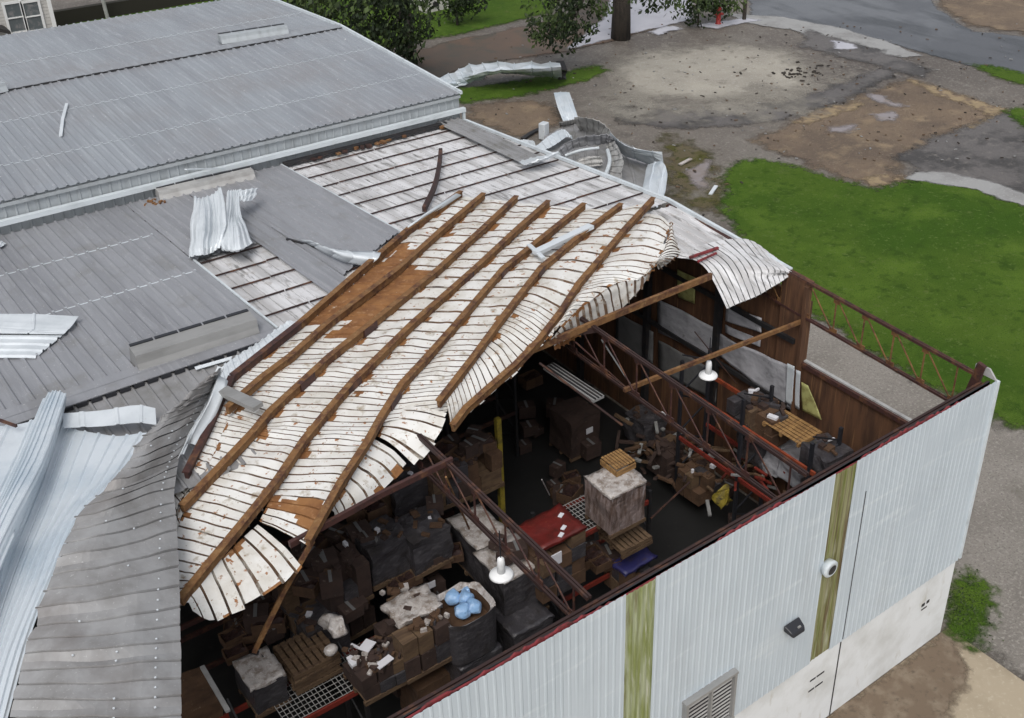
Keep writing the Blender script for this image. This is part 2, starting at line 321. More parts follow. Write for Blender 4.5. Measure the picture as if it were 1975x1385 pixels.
# ================================================================== GROUND
SOFT = {'drive': .9, 'grass': .9, 'weeds': 1.8, 'asphalt': .5, 'conc': .35, 'wetconc': .5, 'slab': 0, 'stain': .6, 'dirt': 1.5, 'mud': 1.2, 'straw': .7, 'puddle': .7, 'street': .8, 'silt': 5.0}
ZN = [0]
def patch(name, q, z, m, wob=.35, sub=4):
    """a sheet of ground with a frayed edge (attribute 'edge': 0 outside the outline, 1 well inside it)"""
    out = []; k = SOFT[m]; ZN[0] += 1; z = z*2.2 + ZN[0]*.0007
    for i in range(len(q)):
        b, c = q[i], q[(i+1) % len(q)]
        for u in range(sub):
            p = b.lerp(c, u/sub); o = noise.noise_vector(p*.5)*wob; out.append((p.x+o.x, p.y+o.y))
    n = len(out)
    if k == 0:
        me = bpy.data.meshes.new(name); a2 = sum(out[i][0]*out[(i+1) % n][1]-out[(i+1) % n][0]*out[i][1] for i in range(n))
        if a2 < 0: out = out[::-1]
        me.from_pydata([(x, y, z) for x, y in out], [], [tuple(range(n))]); ev = [1.0]*n
    else:
        xs = [p[0] for p in out]; ys = [p[1] for p in out]
        x0, x1, y0, y1 = min(xs)-k, max(xs)+k, min(ys)-k, max(ys)+k
        st = max(k*.5, math.sqrt((x1-x0)*(y1-y0)/9000)); nx = int((x1-x0)/st)+2; ny = int((y1-y0)/st)+2
        seg = [(out[i], out[(i+1) % n]) for i in range(n)]
        def sd(x, y):
            best = 1e9; ins = False
            for (ax, ay), (bx, by) in seg:
                dx, dy = bx-ax, by-ay; t = ((x-ax)*dx+(y-ay)*dy)/(dx*dx+dy*dy+1e-12); t = 0 if t < 0 else 1 if t > 1 else t
                ex, ey = x-ax-t*dx, y-ay-t*dy; d = ex*ex+ey*ey
                if d < best: best = d
                if (ay > y) != (by > y) and x < dx*(y-ay)/dy+ax: ins = not ins
            return math.sqrt(best) if ins else -math.sqrt(best)
        val = [[sd(x0+i*st, y0+j*st) for i in range(nx)] for j in range(ny)]
        idx = {}; vs = []; fs = []; ev = []
        def vert(i, j):
            if (i, j) not in idx: idx[(i, j)] = len(vs); vs.append((x0+i*st, y0+j*st, z)); ev.append(min(max(.5+val[j][i]/(2*k), 0), 1))
            return idx[(i, j)]
        for j in range(ny-1):
            for i in range(nx-1):
                if max(val[j][i], val[j][i+1], val[j+1][i], val[j+1][i+1]) > -k*.8: fs.append((vert(i, j), vert(i+1, j), vert(i+1, j+1), vert(i, j+1)))
        me = bpy.data.meshes.new(name); me.from_pydata(vs, [], fs)
    me.materials.append(M[m])
    at = me.attributes.new('edge', 'FLOAT', 'POINT'); at.data.foreach_set('value', ev)
    o = bpy.data.objects.new(name, me); COL.objects.link(o); o['kind'] = 'structure'; return o
def poly_px(name, pts, z, m): return patch(name, [P(x, y, z) for x, y in pts], z, m)
def wpoly(name, pts, z, m, sub=6, amp=.35): return patch(name, [Vector((x, y, z)) for x, y in pts], z, m, amp, sub)
g = MB(); g.quad((-300, -200, -.01), (400, -200, -.01), (400, 500, -.01), (-300, 500, -.01))
o = g.build('ground', 'gravel', at=(0, 0, 0)); o['kind'] = 'structure'
wpoly('gravel_drive', [(0.3, 20), (9.8, 18), (9.4, 6), (9.0, 4.7), (14, 1.5), (30, -8), (60, -30), (10, -40), (0.3, -40)], 0.000, 'drive')
wpoly('concrete_slab', [(-60, -.05), (0.25, -.05), (0.25, -40), (-60, -40)], 0.006, 'slab', 4, .03)
wpoly('wet_stain', [(-14, -.02), (0.1, -.02), (-.4, -1.2), (-2.2, -2.0), (-5, -2.4), (-9, -2.6), (-14, -2.2)], 0.010, 'stain', 6, .3)
poly_px('lawn', [(1415, 312), (1470, 305), (1525, 318), (1600, 338), (1690, 368), (1740, 352), (1790, 344), (1860, 358), (1975, 398), (2350, 560), (2500, 900), (2150, 885), (1975, 828), (1922, 812), (1840, 768), (1700, 690), (1560, 600), (1470, 500), (1420, 450), (1397, 400), (1400, 345)], 0.014, 'grass')
poly_px('grass_patch', [(1832, 1108), (1870, 1100), (1920, 1150), (1905, 1200), (1888, 1255), (1850, 1240), (1818, 1205)], 0.010, 'grass')
poly_px('dirt_patch', [(1450, 272), (1540, 232), (1640, 195), (1752, 153), (1850, 182), (1940, 213), (1840, 255), (1735, 298), (1722, 330), (1745, 350), (1690, 362), (1560, 315)], 0.006, 'dirt')
for k, pts in enumerate([[(1745, 150), (1770, 158), (1860, 186), (1942, 213), (1905, 228), (1880, 205), (1800, 180)], [(1525, 236), (1600, 205), (1660, 198), (1640, 212), (1560, 240)], [(1860, 245), (1900, 232), (1880, 244)], [(1640, 348), (1700, 340), (1745, 345), (1690, 364)]]):
    poly_px('straw_edge', pts, 0.012, 'straw')
for pts in [[(1670, 182), (1700, 185), (1745, 205), (1720, 205)], [(1680, 220), (1720, 215), (1735, 238), (1700, 235)], [(1600, 245), (1650, 240), (1640, 258), (1605, 258)]]:
    poly_px('puddle', pts, 0.016, 'puddle')
poly_px('wet_gravel', [(1725, 300), (1830, 258), (1940, 215), (1990, 232), (2150, 330), (2200, 480), (1975, 385), (1860, 345), (1780, 335)], 0.008, 'mud')
poly_px('pavement', [(1738, 345), (1770, 332), (1840, 335), (1920, 355), (2100, 420), (2100, 455), (1960, 392), (1860, 362), (1790, 350)], 0.018, 'conc')
poly_px('road', [(1440, -20), (1450, 30), (1560, 44), (1690, 76), (1850, 122), (2200, 215), (2300, 120), (1975, 72), (1880, 62), (1810, 20), (1780, -30)], 0.006, 'asphalt')
poly_px('pavement', [(1400, 26), (1500, 32), (1600, 50), (1700, 78), (1780, 108), (1740, 112), (1650, 100), (1590, 90), (1545, 62), (1440, 44)], 0.012, 'conc')
poly_px('dirt_verge', [(1810, -20), (1822, 20), (1880, 50), (1990, 66), (2200, 60), (2100, -60)], 0.012, 'dirt')
poly_px('grass_verge', [(1868, 124), (1910, 126), (2000, 150), (2000, 172), (1920, 148)], 0.010, 'grass')
poly_px('grass_patch', [(1940, 215), (1975, 208), (2050, 235), (2050, 290), (1968, 248)], 0.020, 'grass')
poly_px('silt', [(1180, 120), (1300, 95), (1440, 88), (1540, 110), (1600, 150), (1560, 175), (1440, 190), (1300, 200), (1200, 185)], 0.002, 'silt')
poly_px('grass_verge', [(878, 172), (990, 158), (1080, 140), (1150, 125), (1180, 135), (1120, 160), (1000, 185), (885, 202)], 0.004, 'grass')
poly_px('street', [(700, 130), (790, 100), (900, 75), (1060, 40), (1110, 20), (1180, -10), (1320, -20), (1260, 60), (1100, 100), (960, 118), (840, 150)], 0.006, 'street')
poly_px('grass_verge', [(640, 110), (780, 84), (900, 62), (1060, 25), (1100, -20), (700, -120), (400, -60), (100, 60), (300, 90)], 0.008, 'grass')
poly_px('wet_pavement', [(1095, 96), (1180, 74), (1330, 40), (1335, -10), (1250, -30), (1185, -10), (1160, 40)], 0.012, 'wetconc')
poly_px('bare_ground', [(1285, 260), (1330, 275), (1370, 300), (1395, 350), (1390, 420), (1330, 400), (1290, 370), (1282, 320)], 0.004, 'weeds')
poly_px('wet_track', [(1180, 205), (1320, 215), (1480, 205), (1620, 165), (1700, 130), (1730, 140), (1640, 190), (1500, 235), (1330, 250), (1200, 240)], 0.005, 'mud')
poly_px('pale_track', [(1180, 190), (1300, 205), (1420, 200), (1500, 180), (1560, 190), (1480, 225), (1340, 235), (1220, 225)], 0.007, 'silt')
poly_px('wet_track', [(1560, 60), (1700, 100), (1800, 140), (1780, 150), (1660, 120), (1540, 90)], 0.009, 'mud')
poly_px('pavement', [(1600, 80), (1640, 84), (1660, 96), (1610, 94)], 0.016, 'wetconc')
poly_px('pavement', [(1340, 50), (1440, 36), (1470, 40), (1380, 56)], 0.016, 'wetconc')
poly_px('pavement', [(1255, 62), (1300, 52), (1320, 56), (1270, 68)], 0.016, 'wetconc')
poly_px('puddle', [(1330, 330), (1362, 310), (1372, 335), (1352, 365), (1335, 355)], 0.010, 'puddle')
poly_px('bare_ground', [(895, 205), (1000, 195), (1060, 200), (1080, 240), (1000, 270), (920, 235)], 0.002, 'dirt')

# ================================================================== BACK BUILDING
bb = thing('metal_building', 'long grey metal building with low ribbed roof behind the wrecked warehouse', 'building', (-14, 31, 0))
BX0, BX1, BY0, BY1, BYM = -34, 0.0, 22.96, 40.45, 32.2
BZ, BZM = 8.61, 8.95
def S1(a, b): return lambda u, v: Vector((BX0+(BX1-BX0)*u, a[0]+(b[0]-a[0])*v, a[1]+(b[1]-a[1])*v))
sheet(S1((BY0-.12, BZ), (BYM, BZM)), BX1-BX0, 8, pitch=.3, h=.04, wt=.05, wb=.12).build('roof', 'backroof', bb)
sheet(S1((BYM, BZM), (BY1+.12, BZ)), BX1-BX0, 8, pitch=.3, h=.04, wt=.05, wb=.12).build('roof', 'backroof', bb)
mb = MB(); mb.beam([(BX0, BYM-.12, BZM+.05), (BX1, BYM-.12, BZM+.05)], .30, .02); mb.beam([(BX0, BYM+.15, BZM+.045), (BX1, BYM+.15, BZM+.045)], .30, .02)
mb.build('ridge_cap', 'backroof', bb)
mb = MB(); x = BX0; mb.beam([(BX0, BYM-.27, BZM+.0), (BX1-.2, BYM-.27, BZM+.0)], .03, .03)
while x < BX1-.3: mb.box((x, BYM-.29, BZM+.03), (.34, .05, .06)); x += .6
mb.build('ridge_closure', 'darkmetal', bb)
for y_ in (25.4, 29.0, 35.5):
    z_ = BZ+(BZM-BZ)*(1-abs(y_-BYM)/(BYM-BY0)); x = BX0; pts = []
    while x < BX1-.3: pts += [(x, y_, z_+.012), (x+.13, y_, z_+.012), (x+.14, y_, z_+.055), (x+.2, y_, z_+.055), (x+.21, y_, z_+.012)]; x += .3
    m1 = MB(); m1.beam(pts, .022, .01); m1.build('lap_seam', 'gutter', bb)
mb = MB(); mb.beam([(BX1+.03, BY0-.15, BZ+.03), (BX1+.03, BYM, BZM+.05), (BX1+.03, BY1+.15, BZ+.03)], .09, .12); mb.build('rake_trim', 'gutter', bb)
wall_sheet(lambda u, v: Vector((BX0+(BX1-BX0)*u, BY0, 7.3+(BZ-7.3)*v)), BX1-BX0, 2, pitch=.3, h=.03, wt=.03, wb=.09).build('wall', 'backwall', bb)
sheet(lambda u, v: Vector((BX1-.02, BY0+(BY1-BY0)*u, (BZ-.02 + .34*(1-abs(2*u-1)))*v)), BY1-BY0, 2, pitch=.3, h=.03).build('gable_wall', 'backwall', bb)
mb = MB(); mb.quad((BX0, BY1, 0), (BX1-.03, BY1, 0), (BX1-.03, BY1, BZ), (BX0, BY1, BZ)); mb.build('wall', 'backwall', bb)
mb = MB(); mb.beam([(BX0, BY0-.17, 8.0), (0.12, BY0-.17, 8.0)], .17, .15); mb.beam([(0.06, BY0-.17, 7.9), (0.06, BY0-.17, 7.3)], .10, .10)
mb.build('gutter', 'gutter', bb)
mb = MB(); mb.beam([(BX0, BY0-.06, BZ-.12), (BX1, BY0-.06, BZ-.12)], .12, .10); mb.build('eave_trim', 'backwall', bb)
def vent(pa, pb, parent, m='greymetal', hgt=.42, wid=.55):
    d = (pb-pa).normalized(); n = Vector((-d.y, d.x, 0)); L = (pb-pa).length
    b = MB()
    prof = [(-wid*.75, 0), (-wid*.55, hgt*.55), (-wid*.5, hgt*.95), (wid*.30, hgt), (wid*.5, hgt*.5), (wid*.75, 0)]
    vs = []; fs = []
    for s_ in (0, L):
        for a, z in prof: vs.append(pa + d*s_ + n*a + Vector((0, 0, z)))
    k = len(prof)
    for i in range(k-1): fs.append((i, i+1, k+i+1, k+i))
    fs += [tuple(range(k))[::-1], tuple(range(k, 2*k))]
    b.add(vs, fs); o = b.build('hood', m, parent)
    b = MB(); 
    for i in range(5):
        a0 = pa + d*(L*(i+.04)/5); a1 = pa + d*(L*(i+.96)/5); z = Vector((0, 0, hgt*1.0+.012))
        b.beam([a0+n*(wid*.36)+z, a1+n*(wid*.36)+z], .10, .03)
    b.build('slot', 'black', o)
    return o
rv = thing('ridge_vent', 'pale metal ridge vent on the far ribbed roof near its gable end', 'vent', P(487, 68, 8.95))
vent(P(424, 82, 8.98), P(553, 62, 8.98), rv, 'backwall', .30, .42)
rv = thing('ridge_vent', 'grey ridge vent at the left edge of the photo on the far roof', 'vent', P(-15, 172, 8.95))
vent(P(-60, 190, 8.98), P(8, 172, 8.98), rv, 'backwall', .30, .42)
def on_back(px, py, up=0):
    s_ = (BZM-BZ)/(BYM-BY0); v = ray(px, py); t = (BZ+up + s_*(CAM.y-BY0) - CAM.z)/(v.z - s_*v.y); return CAM+v*t
mb = MB(); mb.beam([on_back(129, 200, .07), on_back(121, 230, .07), on_back(117, 262, .07)], .10, .05)
tag(mb.build('metal_strip', 'white'), 'thin white metal strip lying alone on the far grey roof', 'metal strip')
# ================================================================== WRECKED WAREHOUSE
wh = thing('warehouse', 'storm damaged white metal warehouse with its roof torn open', 'building', (-13, 11, 0))
H = 8.0; HB = 2.63
def wp(name, x0, x1, z0, z1, m, pitch=.17, parent=wh, y=-.04, top_h=.011):
    mb = MB()
    sheet(lambda u, v: Vector((x0+(x1-x0)*u, y, z0+(z1-z0)*v)), abs(x1-x0), 6, pitch=pitch, h=top_h, wt=.035, wb=.075, mb=mb, ripple=.01, seed=x0)
    # outward ribs: sheet() lifts along +z-facing normals, so push ribs towards -Y here
    for p in mb.v: p.y = y - abs(p.y-y)
    return mb.build(name, m, parent, solid=.006)
# floor + base wall
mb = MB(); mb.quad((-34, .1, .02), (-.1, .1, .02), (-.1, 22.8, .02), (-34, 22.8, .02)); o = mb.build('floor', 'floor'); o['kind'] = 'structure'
mb = MB(); mb.box((-17.02, .10, HB/2), (33.96, .24, HB)); mb.build('base_wall', 'basewall', wh)
mb = MB(); mb.box((-4.42, -.025, HB/2), (.035, .012, HB)); mb.box((-4.42, -.062, (HB+7.0)/2), (.014, .01, 7.0-HB)); mb.build('wall_joint', 'darkmetal', wh)
wp('wall_panel', -34, -11.06, HB-.08, H, 'wallpanel'); wp('wall_panel', -10.36, -5.52, HB-.08, H, 'wallpanel'); wp('wall_panel', -4.86, .02, HB-.08, H, 'wallpanel')
wp('skylight_strip', -11.08, -10.34, HB-.05, H-.06, 'fibre', .12, y=-.02); wp('skylight_strip', -5.54, -4.84, HB-.05, H-.06, 'fibre2', .12, y=-.02)
mb = MB(); mb.box((.03, -.05, (HB+H)/2), (.07, .10, H-HB)); mb.build('corner_trim', 'gutter', wh)
mb = MB(); mb.box((-17, .10, (HB+H)/2), (33.9, .03, H-HB-.12)); mb.build('wall_lining', 'darkmetal', wh)
# eave purlins along the wall top
mb = MB(); top = []; x = -34.0
while x < -.02:
    n_ = noise.noise(Vector((x*.45, 3.3, 0))); q = random.random()
    top.append((x, H-.075+(max(0, n_+.05)*.16 + (.05 if q < .4 else 0) if n_ > -.05 else 0))); x += .1
for (xa, za), (xb, zb) in zip(top, top[1:]): mb.add([(xa, -.012, H-.12), (xb, -.012, H-.12), (xb, -.012, zb), (xa, -.012, za), (xa, .03, za), (xb, .03, zb)], [(0, 1, 2, 3), (3, 2, 5, 4)])
bm = bmesh.new()
mb.build('eave_edge', 'redprimer', wh)
mb = MB(); mb.beam([(-34, .12, H-.13), (-.05, .12, H-.13)], .07, .13); mb.beam([(-34, .30, H-.22), (-.05, .30, H-.22)], .06, .10); mb.build('eave_strut', 'darkmaroon', wh)
mb = MB(); mb.beam([PX(1868, 752, -.02)-Vector((0, 0, .3)), PX(1895, 703, -.02)], .10, .22); mb.build('corner_post', 'maroon', wh)
mb = MB(); mb.add([(-.02, -.04, H), (-.02, .55, H), (-.02, .55, H+.18), (-.02, .18, H+.22), (.03, -.04, H), (.03, .55, H), (.03, .55, H+.18), (.03, .18, H+.22)], [(0, 1, 2, 3), (7, 6, 5, 4), (0, 3, 7, 4), (3, 2, 6, 7), (2, 1, 5, 6)]); mb.build('corner_flashing', 'palegrey', wh)
# trusses
def truss(x, y0, y1, zt0, zt1, dz, n, m_c, m_w, name='truss', verticals=True):
    mb = MB(); f = lambda y, d: Vector((x, y, zt0+(zt1-zt0)*(y-y0)/(y1-y0)-d))
    for s_ in (-.032, .032):
        mb.beam([f(y0, 0)+Vector((s_, 0, 0)), f(y1, 0)+Vector((s_, 0, 0))], .045, .075, 0)
        mb.beam([f(y0+.3, dz)+Vector((s_, 0, 0)), f(y1, dz)+Vector((s_, 0, 0))], .04, .065, 0)
    for i in range(n+1):
        y = y0+.45+(y1-y0-.45)*i/n
        mb.beam([f(y, 0), f(y, dz)], .032, .032, 1, up=Vector((1, 0, 0)))
        if i < n:
            yb = y0+.45+(y1-y0-.45)*(i+1)/n
            mb.beam([f(y, dz), f(yb, 0)], .028, .028, 1, up=Vector((1, 0, 0)))
            mb.box(f(yb, .10), (.03, .16, .15), 0, 1)
        mb.box(f(y, dz-.06), (.03, .24, .16), 0, 1)
    return mb.build(name, [m_c, m_w], wh)
truss(-.08, .5, 11.3, 7.97, 8.35, 1.06, 11, 'maroon', 'rust')
truss(-6.0, .3, 10.6, 7.98, 8.27, 1.12, 8, 'darkmaroon', 'maroon')
truss(-11.62, .3, 6.2, 7.98, 8.15, .85, 5, 'darkmaroon', 'maroon')
mb = MB()
mb.beam([(-9.2, 7.35, 8.18), (-5, 7.42, 8.22), (-1.9, 7.5, 8.18)], .09, .17); mb.build('roof_beam', 'rust', wh)
mb = MB(); mb.beam([(-15.2, 4.7, 8.10), (-13.2, 4.88, 8.16), (-11.5, 5.0, 8.13)], .08, .13); mb.build('roof_beam', 'maroon', wh)
mb = MB(); mb.beam([(-6.15, 5.95, 7.12), (-3, 5.8, 7.08), (-.1, 5.75, 6.95)], .08, .11); mb.build('bracing', 'rust', wh)
mb = MB(); mb.beam([(-5.9, 7.3, 8.1), (-11.6, 9.6, 8.2)], .10, .15); mb.build('roof_beam', 'darkmaroon', wh)
mb = MB()
for y in (9.5, 10.6): mb.beam([(-34, y, roofz(y)-.25), (-.2, y, roofz(y)-.25)], .08, .18)
mb.build('purlin', 'darkmaroon', wh)
# gable wall at x=0 (inside faces seen)
def gq(name, y0, y1, z0, z1, m, x=0.0, th=.08, parent=wh):
    mb = MB(); mb.box((x, (y0+y1)/2, (z0+z1)/2), (th, y1-y0, z1-z0)); return mb.build(name, m, parent)
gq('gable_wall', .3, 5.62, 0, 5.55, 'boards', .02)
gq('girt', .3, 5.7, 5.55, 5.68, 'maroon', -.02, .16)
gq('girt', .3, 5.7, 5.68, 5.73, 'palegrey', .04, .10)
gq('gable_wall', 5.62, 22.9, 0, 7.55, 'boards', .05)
gq('gable_column', 5.66, 6.55, 4.6, 8.15, 'boards', -.05, .14)
gq('gable_column', 5.62, 5.72, 0, 8.05, 'boards', -.10, .22)
mb = MB(); mb.beam([PX(1556, 560, .03), PX(1548, 700, .03)], .05, .12); mb.build('door_jamb', 'palegrey', wh)
def quad_panel(name, pts, m, x, th=.05, sag=0.05, parent=wh):
    a, b, c, d = [PX(px, py, x) for px, py in pts]; mb = MB(); n = 10
    f = bilin(a, b, c, d); vs = []
    for j in range(n+1):
        for i in range(n+1):
            p = f(i/n, j/n); p.x -= sag*(.5+noise.noise(p*1.2))+.02; vs.append(p)
    mb.add(vs, [(j*(n+1)+i, j*(n+1)+i+1, (j+1)*(n+1)+i+1, (j+1)*(n+1)+i) for j in range(n) for i in range(n)])
    return mb.build(name, m, parent, True, solid=.02)
quad_panel('insulation_panel', [(1386, 640), (1540, 712), (1530, 790), (1386, 682)], 'insul', -.08, sag=.10)
quad_panel('insulation_panel', [(1272, 575), (1384, 634), (1384, 690), (1272, 640)], 'insul', -.08)
quad_panel('insulation_panel', [(1402, 588), (1472, 612), (1472, 640), (1402, 618)], 'insul', -.07)
quad_panel('insulation_panel', [(1402, 625), (1470, 655), (1468, 668), (1402, 640)], 'insul', -.07)
quad_panel('light_panel', [(1310, 518), (1345, 535), (1342, 585), (1310, 572)], 'yellowpanel', -.08)
quad_panel('wall_liner', [(1272, 655), (1384, 715), (1384, 775), (1272, 712)], 'greydark', -.08)
quad_panel('wall_liner', [(1190, 600), (1262, 640), (1262, 700), (1190, 660)], 'greydark', -.08)
quad_panel('insulation_strip', [(1520, 700), (1534, 706), (1530, 785), (1517, 776)], 'white', -.16, sag=.02)
quad_panel('insulation_strip', [(1538, 712), (1546, 716), (1543, 790), (1535, 784)], 'white', -.16, sag=.02)
quad_panel('hanging_film', [(1550, 735), (1562, 742), (1588, 808), (1550, 790)], 'yellowpanel', -.18, sag=.05)
for py0, py1, z in ((575, 600, 0), (640, 700, 0)): pass
mb = MB()
for y in (8.85, 12.0, 15.5, 19): mb.box((-.16, y, 3.9), (.18, .2, 7.8))
for z in (4.15, 6.25): mb.beam([(-.16, 5.9, z), (-.16, 22, z)], .10, .14)
mb.build('wall_frame', 'darkmetal', wh)
# back wall inner face, left wall
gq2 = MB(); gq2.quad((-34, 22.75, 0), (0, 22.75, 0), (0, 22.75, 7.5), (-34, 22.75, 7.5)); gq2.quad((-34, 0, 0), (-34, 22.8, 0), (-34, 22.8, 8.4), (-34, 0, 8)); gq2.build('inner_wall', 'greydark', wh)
# back slope: white deck, purlin lines, grey sheets
BYE = 22.75
def back(x0, x1, y0, y1, up): return lambda u, v: Vector((x0+(x1-x0)*u, y0+(y1-y0)*v, roofz(y0+(y1-y0)*v)+up))
sheet(back(-13, -.02, 11.4, BYE, -.06), 12.98, 24, pitch=.3, h=.035, wt=.012, wb=.035, sign=-1, gmi=1, ripple=.02).build('roof_liner', ['deck', 'groove_clean'], wh)
sheet(lambda u, v: Vector((-3.6+3.58*u, 8.9+2.5*v-.25*u, roofz(8.9+2.5*v)-.06 - .05*(1-v))), 3.58, 8, pitch=.3, h=.03, wt=.03, wb=.07, ripple=.03).build('roof_liner', 'deck', wh)
mb = MB(); y = 12.4
while y < 22.2:
    x = -12.9
    while x < -.1:
        L = random.uniform(1.5, 4); x2 = min(x+L, -.08)
        mb.beam([(x, y, roofz(y)-.005), (x2-.03, y+random.uniform(-.03, .03), roofz(y)-.015)], .03, .04)
        x = x2
    y += 1.075
mb.build('purlin', 'darkmaroon', wh)
sheet(back(-34, -12.3, 11.42, BYE, .03), 21.7, 16, pitch=.3, h=.045, wt=.04, wb=.11, ripple=.015).build('roof_sheet', 'roof', wh)
sheet(back(-12.28, -10.5, 16.9, BYE, .03), 1.78, 12, pitch=.3, h=.045, wt=.04, wb=.11, ripple=.015).build('roof_sheet', 'roof', wh)
sheet(back(-10.48, -9.72, 12.0, BYE, .035), .76, 16, pitch=.3, h=.045, wt=.04, wb=.11, ripple=.02).build('roof_sheet', 'roof', wh)
sheet(lambda u, v: Vector((-9.7+2.55*u, 13.2+(16.5-13.2)*(1-u)*0+ (BYE-13.2-1.6*u)*v+1.6*u, 0)).lerp(Vector((0, 0, 0)), 0) + Vector((0, 0, roofz(13.2+1.6*u+(BYE-13.2-1.6*u)*v)+.035)), 2.55, 16, pitch=.3, h=.045, wt=.04, wb=.11, ripple=.02).build('roof_sheet', 'roof', wh)
# trims of the intact edges
mb = MB(); mb.beam([(-12.29, 11.5, roofz(11.5)+.06), (-12.29, 16.9, roofz(16.9)+.06)], .05, .04); mb.build('sheet_edge', 'gutter', wh)
mb = MB(); mb.beam([(-7.14, 14.7, roofz(14.7)+.06), (-7.14, BYE, roofz(BYE)+.06)], .04, .04); mb.build('sheet_edge', 'gutter', wh)
# screw lines
mb = MB()
for y, x0, x1 in ((16.2, -34, -12.4), (19.6, -34, -12.4)):
    x = x0; pts = []
    while x < x1: pts += [(x, y, roofz(y)+.038), (x+.14, y, roofz(y)+.038), (x+.15, y, roofz(y)+.078), (x+.19, y, roofz(y)+.078), (x+.20, y, roofz(y)+.038)]; x += .3
    m1 = MB(); m1.beam(pts, .035, .012); m1.build('lap_seam', 'gutter', wh)
# rake trim along gable
mb = MB(); mb.beam([(.0, 22.6, roofz(22.6)+.02), (.0, 16, roofz(16)+.02), (.0, 11.4, roofz(11.4)+.02), (.02, 9.0, roofz(9)-.02), (.0, 6.4, roofz(6.4)-.05)], .10, .10); mb.build('rake_trim', 'gutter', wh)
mb = MB(); mb.beam([(-.02, 9.0, roofz(9)-.12), (-.02, 5.6, roofz(5.6)-.10)], .12, .12); mb.build('rake_beam', 'boards', wh)
# ridge + front slope remains at left
mb = MB(); mb.beam([(-34, 11.25, RIDGE_Z+.10), (-12.4, 11.25, RIDGE_Z+.10)], .34, .02); mb.beam([(-34, 11.58, RIDGE_Z+.10), (-12.4, 11.58, RIDGE_Z+.10)], .34, .02); mb.build('ridge_cap', 'roof', wh)
mb = MB(); x = -34
while x < -12.6: mb.box((x, 11.05, RIDGE_Z+.055), (.22, .03, .09)); x += .3
mb.build('ridge_closure', 'black', wh)
sheet(lambda u, v: Vector((-34+20.6*u, 7.2+4.2*v, roofz(7.2+4.2*v)+.0)), 20.6, 6, pitch=.3, h=.04, wt=.04, wb=.10, ripple=.02).build('roof_sheet', 'roof_dirty', wh)
sheet(lambda u, v: Vector((-13.4+1.6*u, 9.6+1.7*v, roofz(9.6+1.7*v)+.01)), 1.6, 6, pitch=.2, h=.04, wt=.04, wb=.09, ripple=.02).build('roof_sheet', 'white', wh)
# torn closure strip along the valley
mb = MB()
x = -6.9
while x < -.9:
    y = BYE-.28+random.uniform(-.08, .06)
    mb.box((x, y, roofz(y)+.06), (random.uniform(.10, .2), random.uniform(.12, .22), random.uniform(.05, .1)), random.uniform(-.5, .5), random.choice([0, 0, 1, 2])); x += random.uniform(.16, .26)
mb.build('torn_closure', ['straw', 'darkmaroon', 'rust'], wh)
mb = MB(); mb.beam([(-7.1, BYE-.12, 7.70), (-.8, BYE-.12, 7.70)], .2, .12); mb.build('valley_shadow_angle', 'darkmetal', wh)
# grey edge sheet at the gable + curl
sheet(bilin(PR(838, 236, .10), PR(888, 228, .10), PR(1052, 306, .12), PR(1000, 312, .10)), 1.0, 8, pitch=.25, h=.05, wt=.04, wb=.1, ripple=.02).build('roof_sheet', 'roof_dirty', wh)
sheet(grid([[PR(1000, 312, .14), PR(1030, 304, .2), PR(1052, 303, .16)], [PR(1010, 318, .3), PR(1045, 306, .45), PR(1075, 292, .5)], [PR(1022, 318, .18), PR(1050, 310, .35), PR(1082, 298, .35)]]), 1.0, 6, pitch=.25, h=.03).build('bent_sheet_end', 'white', wh)
# hanging white roof flap at the gable end
rows = [[P(1305, 497, 8.30), P(1365, 470, 8.36), P(1440, 462, 8.36), P(1497, 497, 8.28)],
        [P(1335, 500, 8.28), P(1405, 495, 8.33), P(1470, 500, 8.30), P(1520, 520, 8.22)],
        [P(1364, 522, 8.15), P(1425, 520, 8.22), P(1490, 522, 8.22), P(1536, 527, 8.18)],
        [P(1384, 558, 7.85), P(1436, 545, 7.98), P(1486, 532, 8.08), P(1529, 522, 8.12)],
        [P(1402, 596, 7.55), P(1448, 576, 7.75), P(1493, 552, 7.95), P(1530, 527, 8.08)]]
rf = thing('roof_flap', 'white ribbed roof sheet drooping over the gable corner beside the lawn', 'roof sheet', P(1460, 540, 7.4))
sheet(grid(rows), 2.6, 12, pitch=.19, h=.05, wt=.02, wb=.05, sign=-1, gmi=1, flank=True, ripple=.05, seed=3).build('metal_sheet', ['deck', 'groove_clean'], rf, solid=.012)
mb = MB(); mb.beam([P(1330, 497, 8.36), P(1365, 485, 8.42), P(1385, 478, 8.42)], .07, .06); mb.beam([P(1345, 505, 8.35), P(1382, 488, 8.44)], .05, .05); mb.build('purlin_piece', 'redprimer', rf)
# wall fittings
lv = MB(); a, b, c, d = PY(1322, 1343, -.08), PY(1415, 1288, -.08), PY(1412, 1420, -.08), PY(1318, 1480, -.08)
x0, x1, z0, z1 = a.x, b.x, 2.75, 4.12
for i in range(11): 
    z = z1-.08-i*(z1-z0-.1)/11; lv.add([(x0, -.085, z), (x1, -.085, z), (x1, -.10, z-.03), (x0, -.10, z-.03)], [(0, 1, 2, 3)])
o = None
fr = MB(); fr.box(((x0+x1)/2, -.11, z1), (x1-x0+.1, .16, .07)); fr.box((x0, -.11, (z0+z1)/2), (.07, .14, z1-z0)); fr.box((x1, -.11, (z0+z1)/2), (.07, .14, z1-z0)); fr.box(((x0+x1)/2, -.12, (z0+z1)/2), (.05, .12, z1-z0)); fr.box(((x0+x1)/2, -.11, z0), (x1-x0+.1, .16, .07))
o = fr.build('louver', 'greymetal', wh); lv.build('louver_blades', 'palegrey', o, solid=.006)
